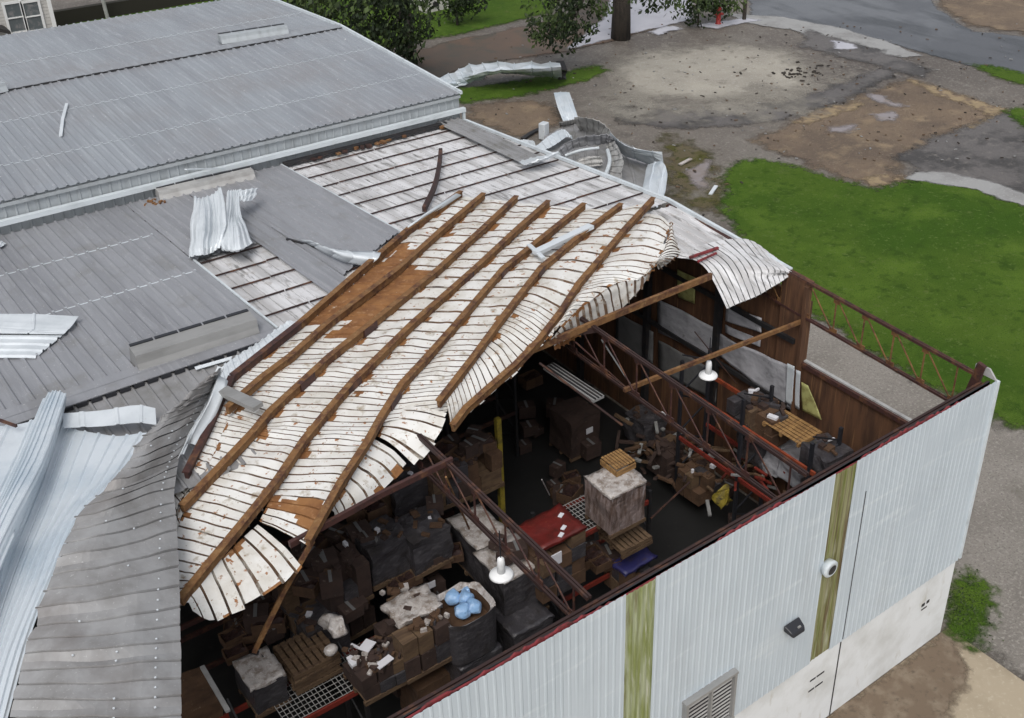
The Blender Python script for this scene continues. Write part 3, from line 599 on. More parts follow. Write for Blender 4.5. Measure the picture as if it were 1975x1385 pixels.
bk = MB(); bk.box(((x0+x1)/2, -.075, (z0+z1)/2), (x1-x0, .01, z1-z0)); bk.build('louver_opening', 'black', o)
c = PY(1530, 1205, -.12)
mb = MB(); mb.add([c+Vector(v) for v in [(-.24, .06, -.10), (.24, .06, -.10), (.24, .06, .06), (-.24, .06, .06), (-.19, -.20, -.15), (.19, -.20, -.15), (.21, -.15, -.04), (-.21, -.15, -.04)]], [(0, 1, 5, 4), (1, 2, 6, 5), (2, 3, 7, 6), (3, 0, 4, 7), (4, 5, 6, 7), (3, 2, 1, 0)])
o = mb.build('wall_light', 'black', wh, bevel=.03); mb = MB(); mb.box(c+Vector((.06, -.12, -.005)), (.08, .04, .03)); mb.build('lens', 'greymetal', o)
c = PY(1600, 1096, -.14); rx = Matrix.Rotation(R(90), 3, 'X')
mb = MB(); mb.lathe(c, [(.19, -.1), (.21, .02), (.21, .05), (.13, .09), (.13, .02)], 20, 0, rx); o = mb.build('wall_vent', 'gutter', wh, True)
mb = MB(); mb.lathe(c, [(.125, .02), (.125, .08), (.01, .09)], 16, 0, rx); mb.build('vent_opening', 'black', o)
mb = MB()
for (px, py, ln) in [(1576, 1305, 1), (1573, 1325, 1)]:
    c = PY(px, py, -.028)
    for dx, L in ((-.20, .08), (-.10, .10), (.02, .07), (.12, .14), (.22, .05)): mb.box((c.x+dx, -.026, c.z), (L, .008, .045))
c = PY(1785, 1165, -.03); mb.box((c.x-.09, -.026, c.z+.02), (.12, .012, .09)); mb.box((c.x+.10, -.026, c.z+.02), (.10, .012, .09)); mb.box((c.x-.02, -.026, c.z-.14), (.22, .008, .04))
mb.build('stencilled_mark', 'darkmetal', wh)

# ================================================================== FLIPPED ROOF SECTION
tp = thing('torn_roof_section', 'overturned roof section with white rusty underside and seven rusty purlins lying across the ridge', 'roof section', (-9, 9, 8.1))
ZR = [(8.32, 8.62), (8.45, 8.66), (8.55, 8.66), (8.62, 8.60), (8.62, 8.50), (8.60, 8.40), (8.55, 8.30), (8.45, 8.25), (8.30, 8.20), (8.12, 8.1), (7.98, 8.0), (7.85, 7.95)]
L = [  # seven purlin lines in rows from the far end to the near end
 [(890, 380), (788, 453), (699, 530), (580, 635), (500, 698), (450, 738), (428, 786), (402, 827), (368, 900), (334, 960), (325, 1080), (322, 1190)],
 [(934, 384), (853, 453), (769, 530), (635, 635), (561, 700), (505, 742), (455, 790), (430, 835), (398, 908), (345, 972), (328, 1090), (324, 1190)],
 [(997, 390), (930, 453), (842, 532), (721, 635), (641, 700), (590, 746), (526, 808), (494, 845), (427, 916), (354, 990), (332, 1100), (326, 1190)],
 [(1059, 398), (998, 453), (913, 532), (799, 635), (731, 704), (682, 750), (630, 812), (590, 862), (535, 940), (470, 1024), (400, 1110), (356, 1166)],
 [(1126, 405), (1068, 452), (972, 530), (879, 638), (823, 706), (778, 756), (737, 815), (710, 866), (658, 946), (596, 1053)],
 [(1197, 405), (1135, 453), (1043, 530), (962, 632), (914, 700), (874, 750), (847, 787)],
 [(1258, 394), (1205, 453), (1143, 530), (1066, 634), (1000, 707), (915, 790)]]
def z_at(line, row): a, b = ZR[row]; return a+(b-a)*line/6
LP = [[P(x, y, z_at(i, r)) for r, (x, y) in enumerate(l)] for i, l in enumerate(L)]
def strip(A, B, mats=('liner', 'groove', 'rustliner'), rust=None, name='liner_sheet', bow=.02, seed=0, pitch=.3, ragged=0, edge=True):
    n = len(A); ul = (plen(A)+plen(B))/2
    def S(u, v):
        k = int(u*ul/pitch+.5)
        rg = ragged*(noise.noise(Vector((k*3.77, seed*5.1, .5)))) if ragged else 0
        p = cr(A, u).lerp(cr(B, u), v*(1+rg)); p.z += bow*math.sin(v*math.pi) + .05*noise.noise(Vector((u*ul*.9, v*2.2, seed*3.3)))
        return p
    def fn(u, v):
        q = S(u, v); k = noise.noise(q*1.7+Vector((seed, 0, 0)))
        if rust and rust[0]+k*.05 < u < rust[1]+k*.05: return 2
        e_ = noise.noise(q*2.3+Vector((seed*3, 7, 0)))
        if edge and (v < -.01+.36*e_+.14*k or v > 1.03-.40*e_-.16*k): return 2
        return 0
    return sheet(S, ul, 26, pitch=pitch, h=.07, wt=.022, wb=.05, sign=-1, gmi=1, flank=True, matfn=fn, ripple=.018, seed=seed).build(name, list(mats), tp, solid=.006)
strip(LP[0], LP[1], rust=(.13, .27), seed=1); strip(LP[1], LP[2], rust=(.16, .28), seed=2)
strip(LP[2], LP[3], seed=3)
A = LP[3][:9]+[P(500, 1004, 8.1)]; strip(A, LP[4], seed=4, rust=(.93, .97))
strip(LP[4][:7], LP[5][:6]+[P(862, 792, 8.2)], seed=5)

def fan(pairs, seed, z=None, **k):
    A = [P(*p[0]) for p in pairs]; B = [P(*p[1]) for p in pairs]; strip(A, B, seed=seed, bow=.09, ragged=.10, **k)
# flap past the seventh purlin
fan([((1246, 412, 8.62), (1292, 431, 8.8)), ((1205, 453, 8.66), (1284, 465, 8.75)), ((1163, 506, 8.66), (1264, 502, 8.7)), ((1140, 532, 8.64), (1236, 535, 8.6)), ((1118, 558, 8.6), (1190, 545, 8.6)), ((1100, 585, 8.58), (1150, 572, 8.56)), ((1084, 611, 8.55), (1118, 596, 8.5)), ((1060, 643, 8.45), (1084, 630, 8.42))], 7)
fan([((1260, 508, 8.7), (1264, 512, 8.6)), ((1236, 535, 8.6), (1233, 560, 8.2)), ((1190, 545, 8.6), (1200, 592, 7.85)), ((1150, 572, 8.56), (1160, 618, 7.75)), ((1118, 596, 8.5), (1124, 643, 7.7)), ((1084, 630, 8.42), (1092, 662, 7.8)), ((1062, 655, 8.3), (1070, 675, 7.9))], 17, pitch=.26)
fan([((1292, 431, 8.76), (1296, 432, 8.74)), ((1284, 465, 8.72), (1306, 470, 8.55)), ((1264, 502, 8.65), (1310, 492, 8.4)), ((1260, 512, 8.6), (1270, 520, 8.3))], 8, pitch=.14)
fan([((1197, 405, 8.57), (1258, 394, 8.62)), ((1135, 453, 8.62), (1205, 453, 8.66)), ((1062, 510, 8.64), (1150, 522, 8.66)), ((1008, 574, 8.62), (1080, 604, 8.58)), ((988, 600, 8.61), (1064, 645, 8.48)), ((964, 629, 8.6), (1034, 672, 8.36)), ((943, 660, 8.57), (991, 718, 8.22)), ((913, 700, 8.52), (940, 765, 8.06)), ((884, 737, 8.45), (902, 800, 7.95)), ((860, 770, 8.4), (872, 830, 7.9))], 9)
fan([((752, 786, 8.33), (866, 797, 8.3)), ((741, 815, 8.3), (848, 838, 8.1)), ((728, 842, 8.25), (800, 898, 7.8))], 10)
fan([((722, 848, 8.22), (786, 897, 7.8)), ((700, 884, 8.2), (757, 928, 7.75)), ((676, 922, 8.18), (712, 968, 7.75)), ((655, 955, 8.15), (672, 992, 7.75)), ((640, 985, 8.1), (648, 1002, 7.8))], 11)
fan([((497, 1012, 8.0), (577, 1086, 7.6)), ((470, 1035, 8.0), (548, 1122, 7.5)), ((440, 1066, 8.0), (492, 1160, 7.45)), ((410, 1098, 8.0), (446, 1180, 7.45)), ((378, 1138, 7.98), (407, 1198, 7.4)), ((360, 1163, 7.95), (372, 1180, 7.7))], 12)
def purlin(pts, m='rust', wd=.075, h=.19, lift=.105): mb = MB(); mb.beam(pts, wd, h, lift=lift); mb.beam(pts, wd+.07, .02, lift=lift+h/2); return mb.build('purlin', m, tp)
def kinked(p): return [q+Vector((random.gauss(0, .025), random.gauss(0, .025), random.uniform(0, .03))) for q in p]
def smooth_line(p, n=14): return [cr(p, i/n) for i in range(n+1)]
purlin(LP[0][:4], 'rust'); purlin(LP[0][3:6], 'maroon'); purlin([P(450, 738, 8.6), P(411, 827, 8.40), P(362, 926, 8.25)], 'maroon')
purlin(kinked(LP[1][:6])+[P(440, 800, 8.6)]); purlin(kinked(LP[2][:10]))
purlin(kinked(LP[3][:12])); purlin(kinked(LP[4][:10])); purlin(kinked(LP[5]))
purlin(kinked([P(1258, 394, 8.62), P(1205, 453, 8.66), P(1163, 506, 8.66), P(1118, 558, 8.62), P(1084, 611, 8.55), P(1040, 668, 8.36), P(991, 716, 8.22), P(940, 766, 8.06), P(902, 801, 7.95), P(872, 832, 7.9)]), 'rust')
for (x, y, l, r) in [(600, 748, 2, 5), (665, 765, 3, 5), (895, 548, 3, 2), (968, 534, 4, 2), (1045, 532, 5, 2)]: pass
mb = MB()   # lapped joints
for l, r, f in [(2, 4, .95), (3, 4, 1.0), (3, 2, .1), (4, 2, .0), (5, 2, .0), (4, 5, .4), (2, 3, .1)]:
    p = LP[l][r].lerp(LP[l][r+1], f); d = (LP[l][r+1]-LP[l][r]).normalized(); mb.beam([p-d*.25, p+d*.25], .11, .20, lift=.11)
mb.build('purlin_lap', 'maroon', tp)
mb = MB(); mb.beam([P(603, 1043, 8.0), P(548, 1140, 7.0), P(490, 1258, 5.6)], .06, .09)
tag(mb.build('hanging_purlin', 'rust'), 'long rusty purlin dangling into the warehouse from the overturned roof', 'purlin')

# ================================================================== FOREGROUND TORN SHEETS
GS = [[(402, 722, 9.3), (412, 716, 9.35), (420, 712, 9.3), (426, 708, 9.2)],
      [(345, 778, 9.3), (365, 768, 9.25), (388, 756, 9.1), (408, 748, 8.9)],
      [(285, 832, 9.3), (315, 820, 9.25), (355, 802, 9.0), (392, 790, 8.7)],
      [(225, 916, 9.3), (265, 905, 9.25), (315, 885, 8.9), (352, 862, 8.6)],
      [(152, 992, 9.3), (215, 975, 9.25), (285, 950, 8.9), (338, 935, 8.6)],
      [(108, 1088, 9.25), (180, 1075, 9.25), (270, 1055, 8.95), (342, 1035, 8.6)],
      [(62, 1205, 9.15), (150, 1195, 9.2), (255, 1180, 9.0), (347, 1165, 8.6)],
      [(28, 1305, 9.0), (130, 1302, 9.15), (245, 1296, 9.0), (349, 1290, 8.6)],
      [(15, 1420, 8.9), (125, 1420, 9.1), (242, 1420, 9.0), (350, 1420, 8.6)]]
gs = grid([[P(*p) for p in r] for r in GS])
GL = plen([P(*r[2]) for r in GS])
def gsf(u, v):
    k = math.floor(u*GL/.99); fr = u*GL/.99-k
    tear = .055*noise.noise(Vector((k*2.9, 1.3, .2)))+.035*noise.noise(Vector((u*30, 4, 4)))
    p = gs(max(0, v+(1-v)*max(tear, -.02)*1.2), u); p.z += .075*(fr-.5)*(1-.3*v) + .05*noise.noise(Vector((k*5.3, v*3, 1)))
    return p
mb = sheet(gsf, plen([P(*r[2]) for r in GS]), 16, pitch=.33, h=.045, wt=.02, wb=.05, ripple=.05, seed=4, sign=-1, gmi=2)
o = mb.build('hanging_sheet', ['greysheet', 'bluewhite', 'lapshade'], None, True, solid=.012)
for p_ in o.data.polygons: p_.use_smooth = False
tag(o, 'large grey ribbed roof sheet folded over beside the white overturned roof section', 'roof sheet')
mb = MB(); 
for f in (.84, .60, .35):
    for i in range(44):
        if random.random() < (.75 if f == .84 else .15):
            p = gs(f, .16+i/52); mb.box(p+Vector((0, 0, .02)), (.028, .028, .015))
mb.build('screws', 'white', o)
ed = MB(); ed.beam([gs(1, i/20)+Vector((0, 0, .0)) for i in range(0, 9)], .16, .02); ed.build('folded_edge', 'white', o)
BS = [[(-70, 826, 8.7), (60, 812, 8.7), (94, 764, 9.0), (108, 754, 9.1), (127, 766, 9.02), (122, 812, 8.62), (155, 832, 8.58), (220, 842, 8.7), (286, 836, 8.95)],
      [(-130, 935, 8.75), (18, 905, 8.7), (45, 880, 9.02), (62, 872, 9.12), (86, 888, 9.05), (84, 925, 8.6), (118, 935, 8.55), (178, 927, 8.75), (226, 920, 9.05)],
      [(-170, 1050, 8.8), (-32, 1020, 8.75), (-5, 985, 9.02), (8, 980, 9.12), (27, 1002, 9.05), (38, 1042, 8.6), (70, 1047, 8.55), (116, 1022, 8.8), (154, 998, 9.1)],
      [(-210, 1170, 8.8), (-82, 1140, 8.75), (-58, 1090, 9.02), (-45, 1085, 9.1), (-22, 1112, 9.05), (0, 1145, 8.6), (32, 1143, 8.55), (74, 1115, 8.8), (108, 1096, 9.05)],
      [(-250, 1290, 8.8), (-125, 1260, 8.75), (-105, 1200, 9.0), (-90, 1200, 9.1), (-65, 1225, 9.0), (-40, 1262, 8.6), (-8, 1262, 8.55), (30, 1235, 8.75), (58, 1222, 8.9)],
      [(-290, 1420, 8.8), (-165, 1390, 8.75), (-150, 1330, 9.0), (-135, 1330, 9.1), (-110, 1350, 9.0), (-85, 1390, 8.6), (-60, 1420, 8.55), (-20, 1395, 8.7), (14, 1390, 8.75)]]
bs = grid([[P(*p) for p in r] for r in BS])
mb = sheet(bs, 5.2, 18, pitch=.26, h=.035, wt=.02, wb=.06, ripple=.07, seed=6)
o = mb.build('curled_sheet', 'bluewhite', None, False, solid=.012)
tag(o, 'shiny bluish white roof sheet curled into a trough at the lower left', 'roof sheet')
mb = sheet(grid([[P(122, 798, 8.8), P(200, 792, 8.85), P(262, 782, 8.9), P(300, 788, 8.95)], [P(122, 826, 8.72), P(205, 822, 8.8), P(262, 816, 8.85), P(302, 820, 8.9)]]), 2.0, 4, pitch=.6, h=.02)
tag(mb.build('metal_strip', 'white', None, solid=.012), 'flat white metal flashing bridging the curled sheet and ridge', 'metal strip')
mb = MB(); mb.beam([P(-30, 800, 9.0), P(32, 822, 8.9)], .05, .05); tag(mb.build('metal_rod', 'maroon'), 'thin dark red rod at the left edge above the curled sheet', 'rod')
# ---- loose metal on the roofs
def loose(name, rows, ul, m, label, cat='roof sheet', pitch=.3, h=.03, ripple=.03, solid=.012, seed=1, smooth=False, nv=8):
    S = grid(rows); o = sheet(S, ul, nv, pitch=pitch, h=h, wt=.04, wb=.1, ripple=ripple, seed=seed).build(name, m, None, smooth, solid=solid)
    return tag(o, label, cat)
cs = thing('crumpled_sheet', 'crumpled white ribbed sheet standing torn on the grey roof', 'roof sheet', PR(430, 440))
def cpart(rows, ul, seed): sheet(grid(rows), ul, 10, pitch=.26, h=.035, wt=.04, wb=.12, ripple=.09, seed=seed).build('metal_sheet', 'white', cs, solid=.012)
cpart([[PR(374, 378, .75), PR(390, 382, .7), PR(410, 375, .75), PR(427, 362, .95)], [PR(370, 425, .5), PR(392, 425, .75), PR(415, 420, .5), PR(436, 412, .8)], [PR(366, 470, .25), PR(388, 470, .45), PR(412, 465, .35), PR(434, 450, .6)], [PR(365, 498, .1), PR(388, 494, .25), PR(408, 488, .12), PR(424, 478, .3)]], 1.8, 2)
cpart([[PR(438, 370, .85), PR(452, 368, .8), PR(463, 372, .75)], [PR(434, 410, .75), PR(448, 412, .55), PR(463, 402, .6)], [PR(428, 440, .6), PR(452, 442, .7), PR(472, 432, .4)], [PR(425, 475, .3), PR(455, 480, .5), PR(485, 468, .3)], [PR(432, 480, .25), PR(458, 483, .4), PR(487, 470, .25)]], 1.5, 5)
cpart([[PR(458, 366, .8), PR(480, 364, .7), PR(499, 363, .55)], [PR(462, 378, .75), PR(478, 376, .65), PR(493, 373, .5)], [PR(463, 388, .65), PR(476, 388, .6), PR(484, 388, .45)]], 1.0, 7)
loose('metal_sheet', [[PR(-30, 606, .25), PR(60, 606, .25), PR(152, 611, .2)], [PR(-30, 630, .18), PR(60, 632, .2), PR(135, 633, .16)], [PR(-30, 643, .14), PR(50, 644, .16), PR(122, 645, .12)]], 3.0, 'white', 'pair of clean white sheets lying flat on the grey roof, upper sheet', pitch=3.2, h=.03)
bpy.context.scene.objects[-1]['label'] if False else None
ws = thing('metal_sheet', 'lower of two white sheets lying flat on the grey roof', 'roof sheet', PR(40, 670))
def flat(pts_rows, parent, m='white', n=2): 
    rows = [[PR(*p) for p in r] for r in pts_rows]
    return sheet(lambda u, v: grid(rows)(v, u), (rows[0][0]-rows[-1][0]).length, 8, pitch=.32, h=.045, wt=.05, wb=.12).build('panel', m, parent, solid=.012)
flat([[(-30, 646, .12), (60, 646, .12), (120, 647, .10)], [(-30, 668, .10), (50, 668, .10), (92, 670, .08)], [(-30, 690, .08), (40, 690, .08), (68, 691, .06)]], ws)
loose('bent_flap', [[PR(575, 462, .12), PR(640, 480, .35), PR(735, 488, .45)], [PR(600, 464, .35), PR(660, 490, .45), PR(728, 500, .4)], [PR(588, 466, .1), PR(650, 500, .15), PR(712, 514, .15)]], 3.0, 'white', 'bent white flap of roof sheet beside the rusty section of the overturned roof', pitch=.8, h=.02, smooth=True)
mb = MB(); mb.beam([PR(553, 461, .06), PR(600, 474, .06), PR(660, 496, .06), PR(700, 512, .06)], .06, .06); tag(mb.build('loose_purlin', 'darkmetal'), 'dark purlin piece under the bent white flap', 'purlin')
mb = MB(); mb.beam(smooth_line([PR(850, 290, .2), PR(847, 320, .2), PR(838, 360, .2), PR(818, 404, .12)]), .12, .16)
tag(mb.build('loose_purlin', 'darkmaroon'), 'bowed dark purlin lying on the white exposed liner roof', 'purlin')
loose('bent_flashing', [[PR(890, 376, .3), PR(850, 402, .3), PR(788, 446, .25)], [PR(882, 374, .45), PR(838, 402, .5), PR(786, 438, .42)], [PR(872, 377, .3), PR(828, 406, .35), PR(790, 436, .25)]], 3, 'gutter', 'rounded white flashing along the edge of the first purlin', 'flashing', pitch=4, h=.0, smooth=True)
mb = MB(); mb.beam([P(1032, 488, 8.85), P(1140, 436, 8.85)], .22, .10); mb.beam([P(1020, 472, 8.85), P(1048, 498, 8.85)], .12, .04)
tag(mb.build('metal_channel', 'white'), 'white metal channel lying across the rusty purlins', 'channel')
mb = MB(); mb.beam([P(428, 752, 8.9), P(498, 785, 8.9)], .26, .10); tag(mb.build('metal_channel', 'greymetal'), 'short grey channel lying over the purlin ends beside the torn grey sheet', 'channel')
rv = thing('ridge_vent', 'grey box ridge vent on the near roof left of the overturned section', 'vent', P(375, 685, 8.4))
vent(P(262, 712, 8.42), P(492, 640, 8.42), rv, 'greymetal', .50, .55)
rv = thing('ridge_vent', 'broken ridge vent fallen beside the long white gutter', 'vent', PR(395, 360))
vent(PR(305, 382, .03), PR(488, 340, .03), rv, 'palegrey', .28, .4)
for i in range(10):
    p = PR(300+random.uniform(-25, 18), 388+random.uniform(-5, 8), .06); mb = MB(); mb.box(p, (.12, .06, .05), random.uniform(0, 3))
    tag(mb.build('scrap', 'rust'), 'small rusty scrap at the end of the fallen ridge vent', 'scrap', 'rusty scraps by the fallen ridge vent')
mb = MB(); mb.beam([Vector((-9.2, 22.55, 8.12)), P(358, 327, 8.6)], .10, .03); tag(mb.build('metal_strip', 'gutter'), 'short white strip sticking up from the long gutter', 'metal strip')
loose('metal_sheet', [[PR(-30, 466, .1), PR(-5, 464, .1), PR(12, 470, .1)], [PR(-30, 482, .1), PR(-8, 480, .1), PR(4, 476, .1)]], .8, 'white', 'scrap of white sheet at the left edge near the valley', pitch=.4)
loose('metal_strip', [[PF(375, 708, .08), PF(410, 697, .08), PF(448, 688, .08)], [PF(378, 714, .08), PF(412, 703, .08), PF(446, 694, .08)]], 1, 'white', 'narrow white strip below the grey box ridge vent', 'metal strip', pitch=2, h=0)
loose('metal_sheet', [[PF(395, 735, .05), PF(440, 700, .1), PF(500, 660, .12), PF(560, 618, .15)], [PF(405, 765, .2), PF(450, 728, .2), PF(510, 676, .2), PF(575, 624, .2)]], 3, 'white', 'pale torn sheet edge beneath the maroon purlin of the overturned section', pitch=.2, h=.03)
tw = [[P(408, 742, 8.95), P(424, 725, 9.1), P(440, 735, 9.0)], [P(395, 790, 8.8), P(412, 760, 8.95), P(428, 772, 8.8)], [P(370, 830, 8.7), P(392, 800, 8.75), P(412, 810, 8.6)], [P(342, 885, 8.65), P(362, 855, 8.6), P(378, 860, 8.5)]]
loose('twisted_sheet', tw, .6, 'white', 'twisted white strip between the torn grey sheet and overturned roof', pitch=.5, h=.02, smooth=True)

# ---- wreckage on the ground beyond the gable
def G(px, py, z): return P(px, py, z)
wk = thing('collapsed_canopy', 'heap of grey collapsed roof sheets on the gravel beyond the gable', 'wreckage', G(1180, 330, 0))
def wpart(rows, ul, m, seed, pitch=.35): sheet(grid(rows), ul, 8, pitch=pitch, h=.05, wt=.06, wb=.16, ripple=.10, seed=seed).build('roof_sheet', m, wk, solid=.02)
wpart([[G(1050, 262, .3), G(1110, 240, .5), G(1170, 262, .7), G(1225, 285, .5)], [G(1040, 320, .3), G(1110, 305, .5), G(1170, 322, .6), G(1275, 345, .4)], [G(1060, 380, .2), G(1130, 390, .3), G(1190, 380, .3), G(1270, 400, .2)]], 7, 'roof_dirty', 1, .9)
wpart([[G(1178, 256, 1.7), G(1205, 280, 1.9), G(1240, 289, 1.8), G(1277, 293, 1.7)], [G(1176, 264, 1.2), G(1206, 291, 1.2), G(1244, 301, 1.2), G(1280, 318, 1.0)], [G(1172, 272, .7), G(1206, 300, .7), G(1246, 314, .6), G(1281, 330, .5)]], 6, 'bluewhite', 2, 2)
wpart([[G(1108, 226, 1.6), G(1140, 229, 1.9), G(1165, 240, 1.7), G(1182, 262, 1.4)], [G(1112, 238, 1.1), G(1142, 242, 1.2), G(1162, 254, 1.1), G(1178, 272, .9)], [G(1118, 252, .5), G(1142, 258, .6), G(1160, 268, .6), G(1174, 282, .5)]], 4, 'palegrey', 3, .6)
wpart([[G(1250, 318, 1.0), G(1278, 312, 1.6), G(1287, 336, 1.6)], [G(1240, 362, .9), G(1268, 345, 1.3), G(1281, 375, 1.2)], [G(1238, 388, .7), G(1266, 398, .9), G(1264, 402, .8)]], 3, 'bluewhite', 4, 1.4)
wpart([[G(1186, 272, 1.5), G(1201, 305, 1.7), G(1199, 348, 1.5), G(1186, 374, 1.2)], [G(1170, 280, .9), G(1178, 310, 1.0), G(1176, 342, .9), G(1166, 362, .8)]], 5, 'palegrey', 5, .5)
wpart([[G(1062, 300, .8), G(1108, 268, 1.5), G(1165, 260, 1.7), G(1187, 268, 1.5)], [G(1076, 312, .4), G(1112, 286, .9), G(1165, 278, 1.0), G(1182, 284, .9)]], 6, 'roof', 6, .5)
wpart([[G(1080, 330, .9), G(1120, 305, 1.3), G(1160, 300, 1.3)], [G(1095, 345, .5), G(1125, 325, .8), G(1162, 318, .8)]], 3, 'palegrey', 7, .5)
mb = MB(); mb.tube(smooth_line([G(1172, 290, 1.2), G(1176, 310, 1.3), G(1170, 332, 1.2), G(1160, 352, 1)]), .10); mb.tube(smooth_line([G(1200, 280, 1.4), G(1225, 292, 1.5), G(1270, 300, 1.4)]), .09); mb.tube(smooth_line([G(1090, 300, 1.0), G(1120, 290, 1.2), G(1155, 285, 1.2)]), .07); mb.build('bent_rail', 'gutter', wk)
loose('metal_sheet', [[G(1068, 179, .9), G(1082, 178, 1.0), G(1098, 178, .9)], [G(1075, 205, .7), G(1090, 206, .8), G(1107, 204, .7)], [G(1086, 234, .3), G(1100, 232, .3), G(1115, 228, .3)]], 2.2, 'bluewhite', 'upright pale sheet propped at the far end of the collapsed roof heap', pitch=.7)
loose('metal_sheet', [[G(1078, 236, .9), G(1095, 233, .9), G(1114, 228, .9)], [G(1080, 245, .3), G(1097, 244, .3), G(1116, 240, .3)]], 2.2, 'palegrey', 'small grey sheet below the upright pale sheet', pitch=.3)
loose('metal_sheet', [[G(1030, 285, .5), G(1060, 262, 1.0), G(1085, 250, 1.0), G(1102, 262, .8)], [G(1040, 295, .4), G(1070, 280, .8), G(1092, 265, .9), G(1104, 268, .6)]], 3.5, 'bluewhite', 'pale ribbed sheet leaning beside the roof edge curl', pitch=.4)
loose('metal_sheet', [[G(985, 272, .2), G(1010, 270, .3), G(1030, 272, .2)], [G(1000, 285, .2), G(1020, 284, .3), G(1034, 284, .2)]], 2, 'white', 'flat white scrap sheet on the gravel left of the wreckage heap', pitch=.4)
mb = MB(); mb.box(G(1049, 252, .5), (.5, .4, .9), .4); tag(mb.build('white_post', 'white', None, bevel=.05), 'small white block standing on the gravel left of the wreckage', 'block')
mb = MB(); mb.beam([G(1008, 268, .1), G(1028, 255, .1), G(1050, 246, .1)], .25, .12); tag(mb.build('loose_purlin', 'darkmetal'), 'dark beam lying on gravel left of the wreckage', 'beam')
loose('fallen_sheet', [[G(836, 158, .3), G(880, 136, .8), G(930, 122, 1.2), G(1000, 122, 1.0), G(1078, 120, .9)], [G(848, 166, .3), G(890, 152, .6), G(940, 138, 1.4), G(1000, 134, 1.6), G(1082, 130, 1.5)], [G(862, 172, .1), G(900, 162, .2), G(950, 144, .5), G(1005, 143, .4), G(1084, 152, .2)]], 9, 'bluewhite', 'long crumpled white roof sheet lying on grass behind the far building', pitch=1.0, h=.06, ripple=.25, seed=9)
mb = MB(); mb.beam([G(1080, 122, .9), G(1086, 138, .8), G(1084, 150, .3)], .5, .3); tag(mb.build('crushed_end', 'darkmetal'), 'dark crushed end piece of the long fallen sheet on the grass', 'scrap')
# ================================================================== INTERIOR
def upright(x, y0, y1, z1, m, parent):
    mb = MB()
    for y in (y0, y1): mb.box((x, y, z1/2), (.09, .09, z1))
    n = int(z1/.7)
    for i in range(n):
        a, b = (y0, y1) if i % 2 else (y1, y0); mb.beam([(x, a, .3+i*.7), (x, b, .3+(i+1)*.7-.1)], .04, .04)
    return mb.build('upright', m, parent)
def uprighty(y, x0, x1, z1, m, parent):
    mb = MB()
    for x in (x0, x1): mb.box((x, y, z1/2), (.09, .09, z1))
    n = int(z1/.7)
    for i in range(n):
        a, b = (x0, x1) if i % 2 else (x1, x0); mb.beam([(a, y, .3+i*.7), (b, y, .3+(i+1)*.7-.1)], .04, .04)
    return mb.build('upright', m, parent)
def rack_x(label, x0, x1, y0, y1, levels, bays, mbeam='redbeam', mup='darkmetal', top=None, decks=()):
    t = thing('pallet_rack', label, 'rack', ((x0+x1)/2, (y0+y1)/2, 0)); top = top or max(levels)+.3
    for i in range(bays+1): upright(x0+(x1-x0)*i/bays, y0, y1, top, mup, t)
    for z in levels:
        for y in (y0, y1): mb = MB(); mb.box(((x0+x1)/2, y, z-.06), (x1-x0, .06, .13)); mb.build('beam', mbeam, t)
    for a, b, z in decks:
        mb = MB(); x = a
        while x <= b: mb.beam([(x, y0, z+.02), (x, y1, z+.02)], .012, .012); x += .1
        y = y0
        while y <= y1: mb.beam([(a, y, z+.035), (b, y, z+.035)], .012, .012); y += .14
        mb.build('wire_deck', 'palegrey', t)
    return t
rack_x('red beamed pallet rack along the front wall, nearest the camera', -19, -11.2, 5.6, 6.75, (2.6,), 3, decks=((-14.4, -13.3, 2.62), (-15.6, -14.4, 2.62)))
rack_x('red beamed pallet rack carrying the white capped load', -8.2, -5.3, 5.85, 7.0, (1.6, 3.4), 1, decks=((-7.5, -6.5, 3.42),))
rack_x('dark pallet rack behind the front rows under the overturned roof', -17, -8.6, 9.0, 10.2, (1.9, 3.4), 3, mbeam='maroon')
bt = bpy.data.objects['pallet_rack.002']
for (xa, ya), (xb, yb), z in (((700, 1020), (815, 962), 3.5), ((760, 1063), (890, 1000), 2.7), ((560, 1100), (720, 1020), 3.5), ((600, 1150), (760, 1063), 2.7)):
    mb = MB(); mb.beam([P(xa, ya, z), P(xb, yb, z)], .06, .12); mb.build('beam', 'redbeam', bt)
gr = thing('pallet_rack', 'red beamed rack with black posts along the gable wall', 'rack', (-1.2, 6, 0))
for y in (3.6, 6.1, 8.6): uprighty(y, -1.75, -.65, 4.9, 'black', gr)
for z in (2.2, 4.0):
    for x in (-1.75, -.65): mb = MB(); mb.box((x, 6.0, z), (.06, 5.2, .13)); mb.build('beam', 'redbeam' if z < 3 else 'orangebeam', gr)
def pallet(c, w, d, parent, rot=0, m='wood'):
    mb = MB(); c = Vector(c); rt = Matrix.Rotation(rot, 3, 'Z'); n = 7
    for i in range(n): mb.box(c + rt @ Vector(((i+.5)/n*w-w/2, 0, .13)), (w/n*.72, d, .022), rot)
    for y in (-d/2+.05, 0, d/2-.05): mb.box(c + rt @ Vector((0, y, .07)), (w, .09, .095), rot)
    return mb.build('pallet', m, parent)
SEED = [0]
